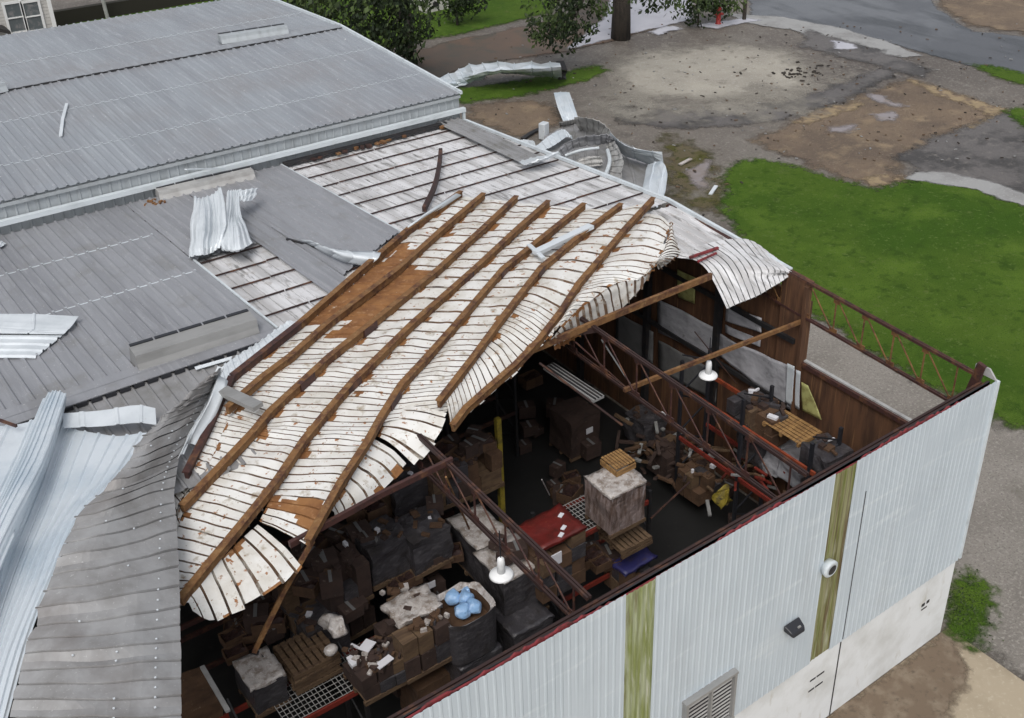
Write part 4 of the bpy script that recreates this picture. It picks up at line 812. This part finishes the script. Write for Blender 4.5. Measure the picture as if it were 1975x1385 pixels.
def load(label, cat, px, py, ztop, w, d, h, m, topm=None, rot=0.0, tag_=None, amp=.05, name='pallet_load', pal=True, group=None, topn='cover'):
    SEED[0] += 1
    c = P(px, py, ztop); zb = ztop-h; t = thing(name, label, cat, (c.x, c.y, zb), group)
    z0 = zb
    if pal: pallet((c.x, c.y, zb), w, d, t, rot); z0 = zb+.145
    mb = MB(); mb.lump((c.x, c.y, (z0+ztop)/2), (w*.96, d*.96, ztop-z0), rot, amp, 8, SEED[0]); 
    if m in ('card', 'darkcard') and name != 'carton':
        nx, ny, nz = 3, 3, max(2, int((ztop-z0)/.36)); rt = Matrix.Rotation(rot, 3, 'Z')
        for i in range(nx):
            for j in range(ny):
                for k in range(nz):
                    if k == nz-1 and random.random() < .3: continue
                    mb = MB(); mb.box(Vector((c.x, c.y, z0+(k+.5)*(ztop-z0)/nz)) + rt @ Vector(((i-1)*w*.325, (j-1)*d*.325, 0)) + Vector((random.gauss(0, .018), random.gauss(0, .018), 0)), (w*.31, d*.31, (ztop-z0)/nz-.012), rot+random.gauss(0, .05)); mb.build('carton', random.choice([m, m, m, 'wood', 'shrink']), t)
        o = None
    else: o = mb.build('stack', m, t, False)
    if not topm and m != 'insul' and name != 'carton':
        mb = MB(); rt = Matrix.Rotation(rot, 3, 'Z')
        for i in range(9):
            mb.box(Vector((c.x, c.y, ztop+random.uniform(.0, .06))) + rt @ Vector((random.uniform(-.42, .42)*w, random.uniform(-.42, .42)*d, 0)), (random.uniform(.06, .3), random.uniform(.05, .2), random.uniform(.04, .14)), random.uniform(0, 3), random.choice([0, 0, 0, 1, 1, 2, 3]))
        mb.build('loose_goods', ['darkcard', 'card', 'shrink', 'paper'], t)['kind'] = 'stuff'
    if topm: mb = MB(); mb.lump((c.x, c.y, ztop+.01), (w*1.0, d*1.0, .07), rot, .05, 8, SEED[0]+50, freq=4); mb.build(topn, topm, t, True)
    if tag_:
        rt = Matrix.Rotation(rot, 3, 'Z')
        mb = MB(); mb.box(Vector((c.x, c.y, z0+(ztop-z0)*.62)) + rt @ Vector((w*.1, -d/2-.03, 0)), (.26, .02, .2), rot); mb.build('paper_label', 'paper', t)
    return t
load('shrink wrapped load capped with white plastic on the red rack', 'pallet load', 1188, 925, 4.75, 1.15, 1.05, 1.3, 'clearwrap', 'papertop')
c = P(1192, 893, 4.9); t = thing('wooden_crate', 'small slatted wooden crate on top of the white capped load', 'crate', (c.x, c.y, 4.8)); mb = MB()
for i in range(7): mb.box((c.x-.27+i*.09, c.y, 5.02), (.06, .62, .03), 0, 0)
for z in (4.84, 4.92): 
    for sx in (-.3, .3): mb.box((c.x+sx, c.y, z), (.03, .64, .07))
    for sy in (-.32, .32): mb.box((c.x, c.y+sy, z), (.62, .03, .07))
mb.build('slats', 'lightwood', t)
t = load('red covered carton stack beside the steel truss', 'carton stack', 1062, 1018, 4.3, 1.35, 1.1, 1.7, 'card', 'redtop', pal=False, topn='red_cover')
c = P(1062, 1018, 4.3); mb = MB(); mb.box((c.x-.25, c.y-.56, 3.85), (.3, .03, .34)); mb.build('paper_label', 'paper', t)
mb = MB()
for dx, dy in ((.2, -.25), (.42, .15), (.0, -.42)): mb.box((c.x+dx, c.y+dy, 4.37), (.16, .1, .02), .5)
mb.build('paper_scrap', 'paper', t)
load('white topped stack of flat cartons under the truss', 'carton stack', 925, 1018, 3.6, 1.0, 1.5, 1.3, 'shrink', 'papertop')
load('dark wrapped load with a pale top under the pendant lamp', 'pallet load', 985, 1075, 3.6, 1.3, 1.3, 1.6, 'shrink', 'papertop')
load('dark wrapped load low behind the wall edge near the truss foot', 'pallet load', 1005, 1185, 2.45, 1.15, 1.1, 1.6, 'shrink', 'shrink')
load('dark wrapped load with a paper label behind the wall edge', 'pallet load', 905, 1245, 2.45, 1.15, 1.1, 1.6, 'shrink', 'shrink', tag_=True)
load('brown carton beneath the red front beam', 'carton', 820, 1290, 1.9, 1.0, 1.0, 1.5, 'card', None, pal=False, name='carton')
t = load('brown pallet load under a crinkled white cover', 'pallet load', 790, 1185, 3.95, 1.15, 1.5, 1.2, 'darkcard', None)
c = P(795, 1168, 4.0); mb = MB(); mb.lump((c.x, c.y, 4.0), (1.1, .85, .12), 0, .08, 8, 77, freq=4); mb.build('cover', 'papertop', t, True)
mb = MB()
for i in range(26): mb.box((c.x+random.uniform(-.5, .5), c.y+random.choice([random.uniform(-.78, -.5), random.uniform(.5, .75)]), 4.02+random.uniform(-.05, .08)), (random.uniform(.06, .22), random.uniform(.05, .16), random.uniform(.04, .12)), random.uniform(0, 3), random.choice([0, 0, 1]))
mb.build('loose_parts', ['card', 'papertop'], t)['kind'] = 'stuff'
# bin with blue bags
c = P(893, 1165, 3.85); t = thing('bulk_bin', 'open bulk bin lined with plastic holding pale blue bags', 'bin', (c.x, c.y, 2.62))
mb = MB(); w_, d_ = .62, .58; zt = 3.85
for i in range(28):
    a = i/28*2*math.pi; b_ = (i+1)/28*2*math.pi
    f = lambda a, k, z: Vector((c.x+math.copysign(abs(math.cos(a))**.5, math.cos(a))*w_*k, c.y+math.copysign(abs(math.sin(a))**.5, math.sin(a))*d_*k, z))
    j = lambda a: .14*noise.noise(Vector((math.cos(a)*2, math.sin(a)*2, 3)))
    mb.quad(f(a, 1, 2.65), f(b_, 1, 2.65), f(b_, 1.03, zt+j(b_)), f(a, 1.03, zt+j(a)), 0)
    mb.quad(f(a, 1.03, zt+j(a)), f(b_, 1.03, zt+j(b_)), f(b_, .86, zt-.10), f(a, .86, zt-.10), 1)
    mb.quad(f(a, .86, zt-.10), f(b_, .86, zt-.10), f(b_, .84, zt-.42), f(a, .84, zt-.42), 2)
    mb.add([f(a, .84, zt-.42), f(b_, .84, zt-.42), (c.x, c.y, zt-.38)], [(0, 1, 2)], 2)
mb.build('liner', ['shrink', 'papertop', 'card'], t, True)
for i, (px, py, r) in enumerate([(873, 1152, .17), (898, 1153, .16), (892, 1178, .16), (914, 1170, .16), (898, 1140, .10)]):
    q = P(px, py, 3.72); mb = MB(); mb.lump(q, (r*2, r*2, r*1.7), .4*i, .05, 8, 20+i, freq=5, round_=.85)
    o = mb.build('bag', 'bag', None, True); tag(o, ['pale blue bag left in the bulk bin', 'pale blue bag behind in the bulk bin', 'pale blue bag nearest the wall in the bulk bin', 'pale blue bag rightmost in the bulk bin', 'smallest pale blue bag farthest back in the bulk bin'][i], 'bag', 'blue bags in the bulk bin')
# scrap box, pallets, foil bale etc.
t = load('open brown box of scrap with white papers', 'box', 722, 1262, 3.5, 1.15, 1.05, .8, 'darkcard', None, pal=True)
c = P(722, 1262, 3.55); mb = MB()
for i in range(40): mb.box((c.x+random.uniform(-.5, .5), c.y+random.uniform(-.45, .45), 3.53+random.uniform(0, .12)), (random.uniform(.05, .2), random.uniform(.04, .15), random.uniform(.03, .1)), random.uniform(0, 3), random.choice([0, 0, 0, 1, 2]))
mb.box((c.x-.05, c.y+.2, 3.68), (.32, .26, .02), .5, 3); mb.box((c.x+.02, c.y-.42, 3.66), (.4, .18, .02), .2, 3); mb.build('scrap', ['darkcard', 'card', 'papertop', 'paper'], t)['kind'] = 'stuff'
def pallet_stack(label, px, py, ztop, n, w=1.1, d=1.1, m='wood', rot=0):
    c = P(px, py, ztop); t = thing('pallet_stack', label, 'pallets', (c.x, c.y, ztop-n*.15))
    for i in range(n): pallet((c.x+random.uniform(-.03, .03), c.y+random.uniform(-.03, .03), ztop-(n-i)*.15), w, d, t, rot+random.uniform(-.03, .03), m)
pallet_stack('stack of wooden pallets left of the scrap box', 590, 1255, 3.3, 4)
pallet_stack('two worn pallets on the lower red rack', 1205, 1028, 2.9, 2, 1.0, 1.0)
pallet_stack('light orange wooden pallet on the gable rack', 1527, 822, 4.22, 1, .95, 1.35, 'lightwood')
load('blue edged bin of parts on the floor behind the wall edge', 'bin', 1215, 1075, 2.0, 1.1, .9, .9, 'card', 'blue', pal=False, name='parts_bin')
load('crinkled foil covered bale at the bottom edge', 'bale', 500, 1290, 3.4, .8, 1.0, .9, 'shrink', 'papertop')
load('brown carton beside the torn grey sheet at the bottom', 'carton', 365, 1325, 3.4, .9, .9, 1.2, 'card', None, pal=False, name='carton')
load('dark cube carton with a label deep inside the warehouse', 'carton', 1108, 790, 1.6, 1.2, 1.2, 1.5, 'darkcard', None, tag_=True, name='carton')
lab = ['wrapped', 'slatted', 'banded', 'sagging', 'dusty', 'tall', 'low', 'leaning']
rack_x('dark rack bay along the far side of the aisle deep in the warehouse', -9.5, -4.5, 13.2, 14.3, (1.8, 3.2), 2, mbeam='darkmaroon')
rows_ = [(700, 925, 4.6, 'darkcard'), (775, 905, 4.6, 'shrink'), (850, 890, 4.6, 'darkcard'), (915, 868, 4.4, 'card'), (730, 1030, 4.4, 'shrink'), (810, 1010, 4.4, 'shrink'), (650, 1080, 4.4, 'darkcard'), (800, 1085, 3.0, 'darkcard'), (660, 1140, 3.0, 'darkcard'), (580, 1120, 3.9, 'darkcard'), (610, 1180, 3.4, 'shrink')]
desc = ['dark carton stack under the near roof beam, leftmost', 'dark wrapped stack below the middle of the near roof beam', 'brown carton stack by the top of the truss', 'brown carton stack left of the yellow post', 'grey wrapped load in the middle of the dark rear rack', 'wrapped load with slats near the truss in the rear rack', 'dark carton stack below the drooping corner of white liner', 'dark carton with label below the rear rack', 'dark cartons behind the white covered load', 'dark cartons beside the hanging purlin', 'wrapped load behind the pallet stack']
for (px, py, zt, m_), de in zip(rows_, desc): load(de, 'pallet load', px, py, zt, 1.1, 1.05, 1.15, m_, None, random.uniform(-.08, .08), 'label' in de, amp=.09, group=None)
for i, (px, py, zt, m_, de) in enumerate([(1290, 860, 1.4, 'darkcard', 'heap of brown cartons on the floor beyond the middle truss'), (1350, 905, 1.5, 'card', 'broken brown crate near the yellow bag'), (1245, 800, 1.3, 'shrink', 'dark wrapped pallet beneath the second truss'), (1470, 830, 3.2, 'shrink', 'dark plastic tubs on the lower gable rack'), (1450, 770, 4.4, 'darkcard', 'dark goods at the far end of the gable rack'), (1595, 862, 4.4, 'shrink', 'grey wrapped goods at the near end of the gable rack'), (1545, 870, 3.1, 'insul', 'white cartons on the lower level of the gable rack'), (1500, 845, 3.1, 'insul', 'white cartons in the middle of the lower gable rack'), (1490, 790, 4.3, 'card', 'brown goods behind the light orange pallet')]):
    load(de, 'goods', px, py, zt, 1.0, 1.0, .9, m_, None, amp=.12, pal=False)
t = thing('debris_heap', 'tangle of brown broken boards below the truss near the front wall', 'debris', P(1480, 910, 2.0)); mb = MB()
for i in range(70):
    q = P(1470+random.gauss(0, 55), 900+random.gauss(0, 18), random.uniform(1.2, 2.6)); a = random.uniform(0, 6.3)
    q2 = q+Vector((math.cos(a), math.sin(a), random.uniform(-.3, .5)))*random.uniform(.2, .6); mb.beam([q, q2], .07, .05, random.choice([0, 1, 2, 3]))
mb.build('boards', ['wood', 'redbeam', 'card', 'greymetal'], t)['kind'] = 'stuff'
t = thing('debris_heap', 'dark tangle of cartons and boards beyond the wrapped load', 'debris', P(1290, 880, .5)); mb = MB()
for i in range(90):
    q = P(1300+random.gauss(0, 60), 870+random.gauss(0, 30), random.uniform(.3, 1.6)); a = random.uniform(0, 6.3)
    q2 = q+Vector((math.cos(a), math.sin(a), random.uniform(-.3, .5)))*random.uniform(.2, .7); mb.beam([q, q2], .10, .07, random.choice([0, 0, 1, 2, 3]))
mb.build('boards', ['darkcard', 'wood', 'card', 'greymetal'], t)['kind'] = 'stuff'
c = P(1395, 958, 1.3); mb = MB(); mb.lump(c, (.36, .42, .5), .3, .25, 8, 5, freq=3, round_=.5); tag(mb.build('yellow_bag', 'yellow', None), 'crumpled yellow bag on the dark floor near the front wall', 'bag')
mb = MB(); b = P(967, 958, 2.6); mb.box((b.x, b.y, 2.6), (.14, .14, 5.2)); tag(mb.build('steel_post', 'yellow'), 'yellow steel post standing beside the dark opening', 'post')
rnd = random.Random(21); proto = {}
def small(kind):
    t = thing('small_carton' if kind else 'parts_crate', '', 'carton' if kind else 'crate', (0, 0, 0)); mb = MB()
    if kind:
        mb.box((0, 0, .17), (.46, .36, .34), 0, 0, None, .012); mb.build('body', 'darkcard', t); mb = MB(); mb.box((0, 0, .345), (.07, .36, .006)); mb.build('tape', 'greydark', t)
    else:
        for sx in (-1, 1): mb.box((sx*.29, 0, .13), (.02, .44, .24))
        for sy in (-1, 1): mb.box((0, sy*.21, .13), (.56, .02, .24))
        mb.box((0, 0, .02), (.56, .40, .03)); mb.build('box', 'card', t); mb = MB()
        mb.lump((0, 0, .12), (.5, .36, .2), 0, .08, 5, 3, freq=7); mb.build('contents', 'darkmaroon', t)
    return t
pr = [small(0), small(1)]; used_ = [False, False]
zone = [((560, 1120), (840, 985), 4.0, 26, 28), ((640, 1190), (870, 1070), 3.1, 24, 24), ((420, 1250), (600, 1150), 2.8, 22, 30), ((1400, 790), (1560, 880), 2.6, 6, 12), ((1230, 850), (1440, 930), .2, 26, 26), ((1020, 800), (1140, 870), .2, 8, 20), ((900, 980), (1010, 1100), 3.8, 3, 14), ((1120, 1060), (1200, 1110), 1.8, 8, 12), ((700, 1300), (880, 1330), .8, 8, 24), ((980, 850), (1110, 960), .05, 9, 24), ((700, 920), (930, 850), 4.4, 14, 16)]
for (ax, ay), (bx, by), z, n_, sp in zone:
    for i in range(n_):
        f_ = rnd.random(); q = P(ax+(bx-ax)*f_+rnd.gauss(0, sp*.4), ay+(by-ay)*f_+rnd.gauss(0, sp), z+rnd.choice([0, 0, .2]))
        if q.x > -.5: continue
        k = rnd.choice([0, 1, 1]); c_ = pr[k] if not used_[k] else copy_tree(pr[k]); used_[k] = True
        c_.location = q; c_.rotation_euler = (0, 0, rnd.gauss(0, .35)); sc_ = rnd.uniform(.7, 1.25); c_.scale = (sc_, sc_, sc_*rnd.uniform(.7, 1.4))
        c_['label'] = ['small open crate of parts in the dark racks and floor clutter', 'small dark taped carton in the dark racks and floor clutter'][k]; c_['group'] = ['small parts crates in the warehouse', 'small dark cartons in the warehouse'][k]
# thin bent rods and sway bars hanging in the opening
for k_, (a, b, r_, m_) in enumerate([((1110, 660, 8.0), (1205, 745, 6.6), .02, 'maroon'), ((1160, 655, 7.9), (1215, 740, 6.9), .02, 'greydark'), ((1340, 640, 7.0), (1420, 740, 4.5), .015, 'maroon'), ((1040, 700, 7.9), (1200, 820, 6.2), .03, 'darkmaroon'), ((860, 920, 7.9), (905, 1020, 5.2), .025, 'rust'), ((1060, 955, 4.6), (1045, 925, 5.6), .015, 'greymetal'), ((1255, 1000, 3.0), (1330, 930, 3.3), .03, 'darkmaroon')]):
    mb = MB(); mb.tube([P(*a), P(*b)], r_, 6); mb.build('sway_rod', m_, wh)
# high-bay lamps
def highbay(label, px, py, z):
    c = P(px, py, z); t = thing('pendant_lamp', label, 'lamp', c, 'white pendant lamps in the warehouse')
    mb = MB(); mb.lathe(c, [(.02, .05), (.10, .04), (.23, 0), (.25, -.04), (.235, -.05), (.10, .01)], 24); mb.build('lamp_shade', 'lampwhite', t, True)
    mb = MB(); mb.lathe(c+Vector((0, 0, .04)), [(.085, 0), (.08, .24), (.07, .34), (.03, .38)], 16); mb.build('lamp_housing', 'lampwhite', t, True)
    mb = MB(); mb.tube([c+Vector((0, 0, .40)), c+Vector((0, 0, 1.1))], .012); mb.build('cord', 'black', t)
highbay('white pendant lamp hanging by the near truss', 967, 1106, 6.6); highbay('white pendant lamp hanging beside the gable insulation', 1366, 722, 6.5)
a, b = P(1058, 706, 6.9), P(1155, 770, 6.9); t = thing('strip_light', 'grey fluorescent strip light hanging under the overturned roof', 'light', (a+b)/2); mb = MB(); mb.beam([a, b], .34, .07); mb.build('housing', 'greymetal', t)
mb = MB(); d = Vector((-(b-a).y, (b-a).x, 0)).normalized()
for s_ in (-.1, 0, .1): mb.beam([a+d*s_+Vector((0, 0, .045)), b+d*s_+Vector((0, 0, .045))], .04, .03)
mb.build('tube', 'darkmetal', t)
mb = MB(); c = P(640, 1205, 4.2); mb.lump(c, (.30, .5, .35), .3, .16, 8, 9, freq=4, round_=.5); tag(mb.build('torn_bag', 'papertop', None, True), 'torn white bag among dark cartons below the white liner', 'bag')
mb = MB(); c = P(638, 1254, 3.9); mb.lump(c, (.24, .24, .22), .3, .03, 8, 3, round_=.9); tag(mb.build('white_globe', 'papertop', None, True), 'round pale globe beside the pallet stack', 'globe')
mb = MB(); mb.beam([P(390, 1286, 4.6), P(440, 1372, 4.6)], .09, .06); tag(mb.build('metal_strip', 'palegrey'), 'pale metal strip slanting at the bottom beside the brown carton', 'metal strip')
# ================================================================== TREES, HOUSE, STREET THINGS
def foliage(parent, centres, n, size, seed, name='crown'):
    rnd = random.Random(seed); mb = MB()
    for c, r, k in centres:
        for i in range(int(n*k)):
            d = Vector((rnd.gauss(0, 1), rnd.gauss(0, 1), rnd.gauss(0, 1))).normalized()*r*(rnd.random()**.45)
            p = c+d
            if noise.noise(p*.9) < -.04 or noise.noise(p*2.3+Vector((3, 1, 7))) < -.18: continue
            a = Vector((rnd.gauss(0, 1), rnd.gauss(0, 1), rnd.gauss(0, 1))).normalized(); b = a.orthogonal().normalized()
            s_ = size*rnd.uniform(.6, 1.4); e = a.cross(b)
            g_ = noise.noise(p*.6+Vector((5, 5, 5)))+rnd.uniform(-.3, .3)
            mi = 0 if g_ < .0 else (1 if g_ < .33 else 2)
            mb.add([p-b*s_, p-e*s_*.5, p+b*s_, p+e*s_*.5], [(0, 1, 2, 3)], mi)
    return mb.build(name, ['leafa', 'leafb', 'leafc'], parent)
def tree(name, label, base, h, centres, n, size, seed, tr=.5):
    t = thing(name, label, 'tree', base); b = Vector(base)
    mb = MB(); mb.tube([b+Vector((0, 0, -.3)), b+Vector((.05, 0, h*.25)), b+Vector((.1, .1, h*.5)), b+Vector((0, 0, h*.75))], tr*1.15, 10, 0, tr*.6)
    o = mb.build('trunk', 'bark', t, True)
    mb = MB()
    for c, r, k in centres[:9]: mb.tube([b+Vector((0, 0, h*.5)), (b+Vector((0, 0, h*.55))).lerp(c, .5)+Vector((0, 0, .6)), c], tr*.35, 6, 0, .04)
    mb.build('limb', 'bark', t, True)
    foliage(t, centres, n, size, seed)
    return t
b = P(1197, 74, 0)
cs_ = [(b+Vector((dx, dy, z)), r, k) for dx, dy, z, r, k in [(0, 0, 12.5, 4.2, 1), (-4, 1, 11.5, 3.5, 1), (4, -2, 12, 3.5, 1), (0, 4, 12, 4, 1), (-4, -2, 10.5, 3, .8)]]
for (px, py, z, r, k) in [(1070, 10, 4.6, 2.0, .6), (1110, 32, 3.8, 1.8, .5), (1065, 42, 3.0, 1.7, .45), (1085, 66, 2.2, 1.3, .26), (1045, 60, 2.2, 1.1, .18), (1140, 12, 4.4, 1.5, .3), (1150, 50, 3, .7, .05), (1240, 0, 5, .9, .09), (1290, 8, 5, .9, .08), (1260, 22, 4.4, .5, .03), (1340, -4, 5, 1.1, .12), (1420, 0, 4.6, .8, .07)]:
    cs_.append((P(px, py, z), r, k))
tree('oak_tree', 'big dark oak tree with a thick trunk beside the gravel lot', b, 12, cs_, 2200, .15, 3, .62)
b = P(790, 95, 0)
cs_ = [(P(px, py, z), r, k) for px, py, z, r, k in [(560, 20, 6, 2.6, .8), (620, 35, 5.5, 2.4, .8), (680, 30, 5.5, 2.6, .9), (720, 15, 5.5, 2.6, .9), (770, 45, 4, 2.2, .7), (800, 20, 4.5, 2.0, .6), (760, 80, 2.6, 1.8, .5), (730, 90, 2.6, 1.6, .5), (790, 90, 1.8, 1.0, .25), (690, 75, 3.4, 1.8, .5), (510, 5, 6, 2, .5), (460, -5, 6, 2, .5), (640, 0, 7, 3, .9), (600, -20, 8, 3, .9), (770, -10, 6, 2.5, .8)]]
tree('leafy_tree', 'dense green tree behind the gable of the far grey building', b, 6, cs_, 1500, .17, 8, .3)
b = P(700, 25, 0)
def bush(label, pts, seed, n=900, size=.16):
    cc = [(P(px, py, z), r, k) for px, py, z, r, k in pts]; t = thing('bush', label, 'bush', (cc[0][0].x, cc[0][0].y, 0))
    foliage(t, cc, n, size, seed, 'foliage'); mb = MB(); p = cc[0][0]; mb.tube([(p.x, p.y, 0), (p.x, p.y, p.z)], .1, 6, 0, .04); mb.build('stem', 'bark', t)
bush('dark bush beside the white house behind the trees', [(880, 8, 1.5, 1.3, 1), (905, 0, 1.6, 1.4, 1)], 5)
bush('dark rounded shrub by the street corner', [(1348, 14, 1.3, 1.5, 1), (1375, 6, 1.5, 1.6, 1), (1396, 2, 1.5, 1.4, .9), (1340, 0, 2, 1.4, .9)], 6)
bush('low green bush at the street edge behind the roof corner', [(795, 100, .8, .9, .5), (775, 112, .8, .9, .5)], 9, 700)
# fence / hedge line behind far building
mb = MB(); a, c = P(95, 52, 0), P(440, -6, 0); mb.beam([a, c], .5, 1.6, lift=.2)
t = tag(mb.build('board_fence', 'hedge'), 'dark low fence along the lawn beyond the far roof', 'fence')
p0, p1 = P(209, 40, 0), P(209, 40, 0)
mb = MB(); mb.tube([p0, p0+Vector((-.3, 0, 6))], .13, 8); tag(mb.build('utility_pole', 'palegrey'), 'slim pale pole standing at the lawn fence', 'pole')
# houses
hs_ = thing('white_house', 'white clapboard house with a pair of sash windows at the upper left', 'house', (-7, 62, 0))
xr = PY(100, 25, 62).x
mb = MB(); mb.box((xr-6, 65, 4), (12, 6, 8)); 
for i in range(40): mb.box((xr-6, 61.985, .1+i*.2), (12.0, .03, .17))
mb.build('wall', 'siding', hs_)
mb = MB(); mb.box((xr-.03, 61.96, 4), (.22, .08, 8.02)); mb.build('corner_board', 'trim', hs_)
for (px, py) in ((29, 34), (64, 31)):
    c = PY(px, py, 61.92); mb = MB(); W_, H_ = .95, 1.75
    for sx in (-1, 1): mb.box((c.x+sx*W_/2, 61.90, c.z), (.14, .08, H_+.16))
    for sz in (-1, 0, 1): mb.box((c.x, 61.895, c.z+sz*H_/2), (W_, .08, .14 if sz else .07))
    o = mb.build('window', 'trim', hs_); mb = MB(); mb.box((c.x, 61.93, c.z), (W_, .04, H_)); mb.build('pane', 'glass', o)
a = PY(-12, 44, 60.5); mb = MB(); e = PY(20, 60, 60.5)
mb.add([a+Vector((-3, 0, 1.1)), e, e+Vector((0, 1.4, 0)), a+Vector((-3, 1.4, 1.1)), a+Vector((-3, 0, .8)), e+Vector((0, 0, -.2)), e+Vector((0, 1.4, -.2)), a+Vector((-3, 1.4, .8))], [(0, 1, 2, 3), (7, 6, 5, 4), (0, 4, 5, 1), (1, 5, 6, 2)]); mb.build('porch_roof', 'darkroof', hs_)
mb = MB(); mb.add([(xr-12.4, 61.5, 8), (xr+.4, 61.5, 8), (xr+.4, 68.5, 8), (xr-12.4, 68.5, 8), (xr-12.4, 65, 10.5), (xr+.4, 65, 10.5)], [(0, 1, 5, 4), (2, 3, 4, 5), (1, 2, 5), (3, 0, 4), (3, 2, 1, 0)]); mb.build('roof', 'darkroof', hs_)
h2 = thing('white_house', 'white house wall glimpsed between trees at the top', 'house', P(845, 25, 0))
a, b_ = P(822, 27, 0), P(866, 17, 0); d = (b_-a).normalized(); n_ = Vector((-d.y, d.x, 0)); ce = (a+b_)/2+n_*3+Vector((0, 0, 2)); ang = math.atan2(d.y, d.x)
mb = MB(); mb.box(ce, ((b_-a).length, 6, 4), ang); mb.build('wall', 'siding', h2)
mb = MB(); q = a+d*.9+Vector((0, 0, .55))-n_*.03; mb.box(q, (.5, .08, .35), ang); mb.build('vent', 'darkmetal', h2)
mb = MB(); f = lambda u, v, z: ce+d*u+n_*v+Vector((0, 0, z)); l = (b_-a).length/2+.3
mb.add([f(-l, -3.3, 2), f(l, -3.3, 2), f(l, 3.3, 2), f(-l, 3.3, 2), f(-l, 0, 4), f(l, 0, 4)], [(0, 1, 5, 4), (2, 3, 4, 5), (1, 2, 5), (3, 0, 4), (3, 2, 1, 0)]); mb.build('roof', 'darkroof', h2)
p = P(895, 12, 0); mb = MB(); mb.box(p+Vector((0, 0, .6)), (.5, .3, 1.2)); tag(mb.build('white_post', 'trim'), 'small white post beside the dark bush at the top', 'post')
# hydrant + signpost
p = P(1385, 47, 0); t = thing('fire_hydrant', 'red fire hydrant by the pavement corner under the oak', 'hydrant', p)
mb = MB(); mb.lathe(p, [(.24, 0), (.24, .08), (.17, .1), (.17, 1.0), (.22, 1.02), (.2, 1.15), (.1, 1.28), (.04, 1.32)], 14); mb.build('barrel', 'hydrant', t, True)
for s_ in (-1, 1): mb = MB(); mb.tube([p+Vector((0, 0, .75)), p+Vector((.28*s_, -.2*s_, .75))], .09, 10); mb.build('nozzle', 'hydrant', t)
p = P(1435, 39, 0); t = thing('sign_post', 'dark wooden post standing at the road corner', 'post', p)
mb = MB(); mb.box(p+Vector((0, 0, 1.6)), (.2, .2, 3.2)); mb.build('post', 'bark', t)
# ---- scattered bits
mb = MB(); rnd = random.Random(4)
for i in range(520):
    px, py = rnd.uniform(900, 1975), rnd.uniform(45, 420)
    if 1410 < px and py > 310: continue
    q = P(px, py, .06)
    if q.y < 23 and q.x < 12: continue
    if rnd.random() < .5: q.x += rnd.gauss(0, 2)
    mb.box(q, (rnd.uniform(.05, .22), rnd.uniform(.03, .10), rnd.uniform(.02, .05)), rnd.uniform(0, 3), rnd.choice([0, 0, 1, 1, 2]))
for i in range(40):
    q = P(1540+rnd.gauss(0, 28), 138+rnd.gauss(0, 8), .08); mb.box(q, (rnd.uniform(.08, .4), rnd.uniform(.04, .15), .06), rnd.uniform(0, 3), 1)
o = mb.build('storm_litter', ['wood', 'bark', 'greymetal'], None, at=(20, 35, 0)); tag(o, 'scattered twigs and small storm debris over the gravel lot', 'litter', kind='stuff')
for (px, py, a, m_, lb) in [(1370, 375, .5, 'white', 'white scrap on bare ground beside the lawn edge'), (1310, 318, .1, 'papertop', 'pale scrap on the weeds beyond the wreckage'), (1300, 300, .8, 'straw', 'tan board piece on the weeds beyond the wreckage')]:
    q = P(px, py, .08); mb = MB(); mb.beam([q, q+Vector((math.cos(a), math.sin(a), .1))*.9], .18, .06); tag(mb.build('scrap', m_), lb, 'scrap')
# grass tufts on the patch by the slab and lawn edges
mb = MB(); rnd = random.Random(12)
for i in range(900):
    px, py = rnd.gauss(1860, 22), rnd.gauss(1180, 34)
    q = P(px, py, .012)
    if q.x < .3: continue
    a = rnd.uniform(0, 6.3); t_ = Vector((math.cos(a)*.03, math.sin(a)*.03, 0)); l = Vector((rnd.gauss(0, .04), rnd.gauss(0, .04), rnd.uniform(.02, .06)))
    mb.add([q-t_, q+t_, q+l], [(0, 1, 2)], rnd.choice([0, 1, 1, 2]))
o = mb.build('grass_tufts', ['leafa', 'leafb', 'leafc'], None, at=(2, 0, 0)); tag(o, 'short grass blades tufted by the warehouse corner', 'grass', kind='stuff')
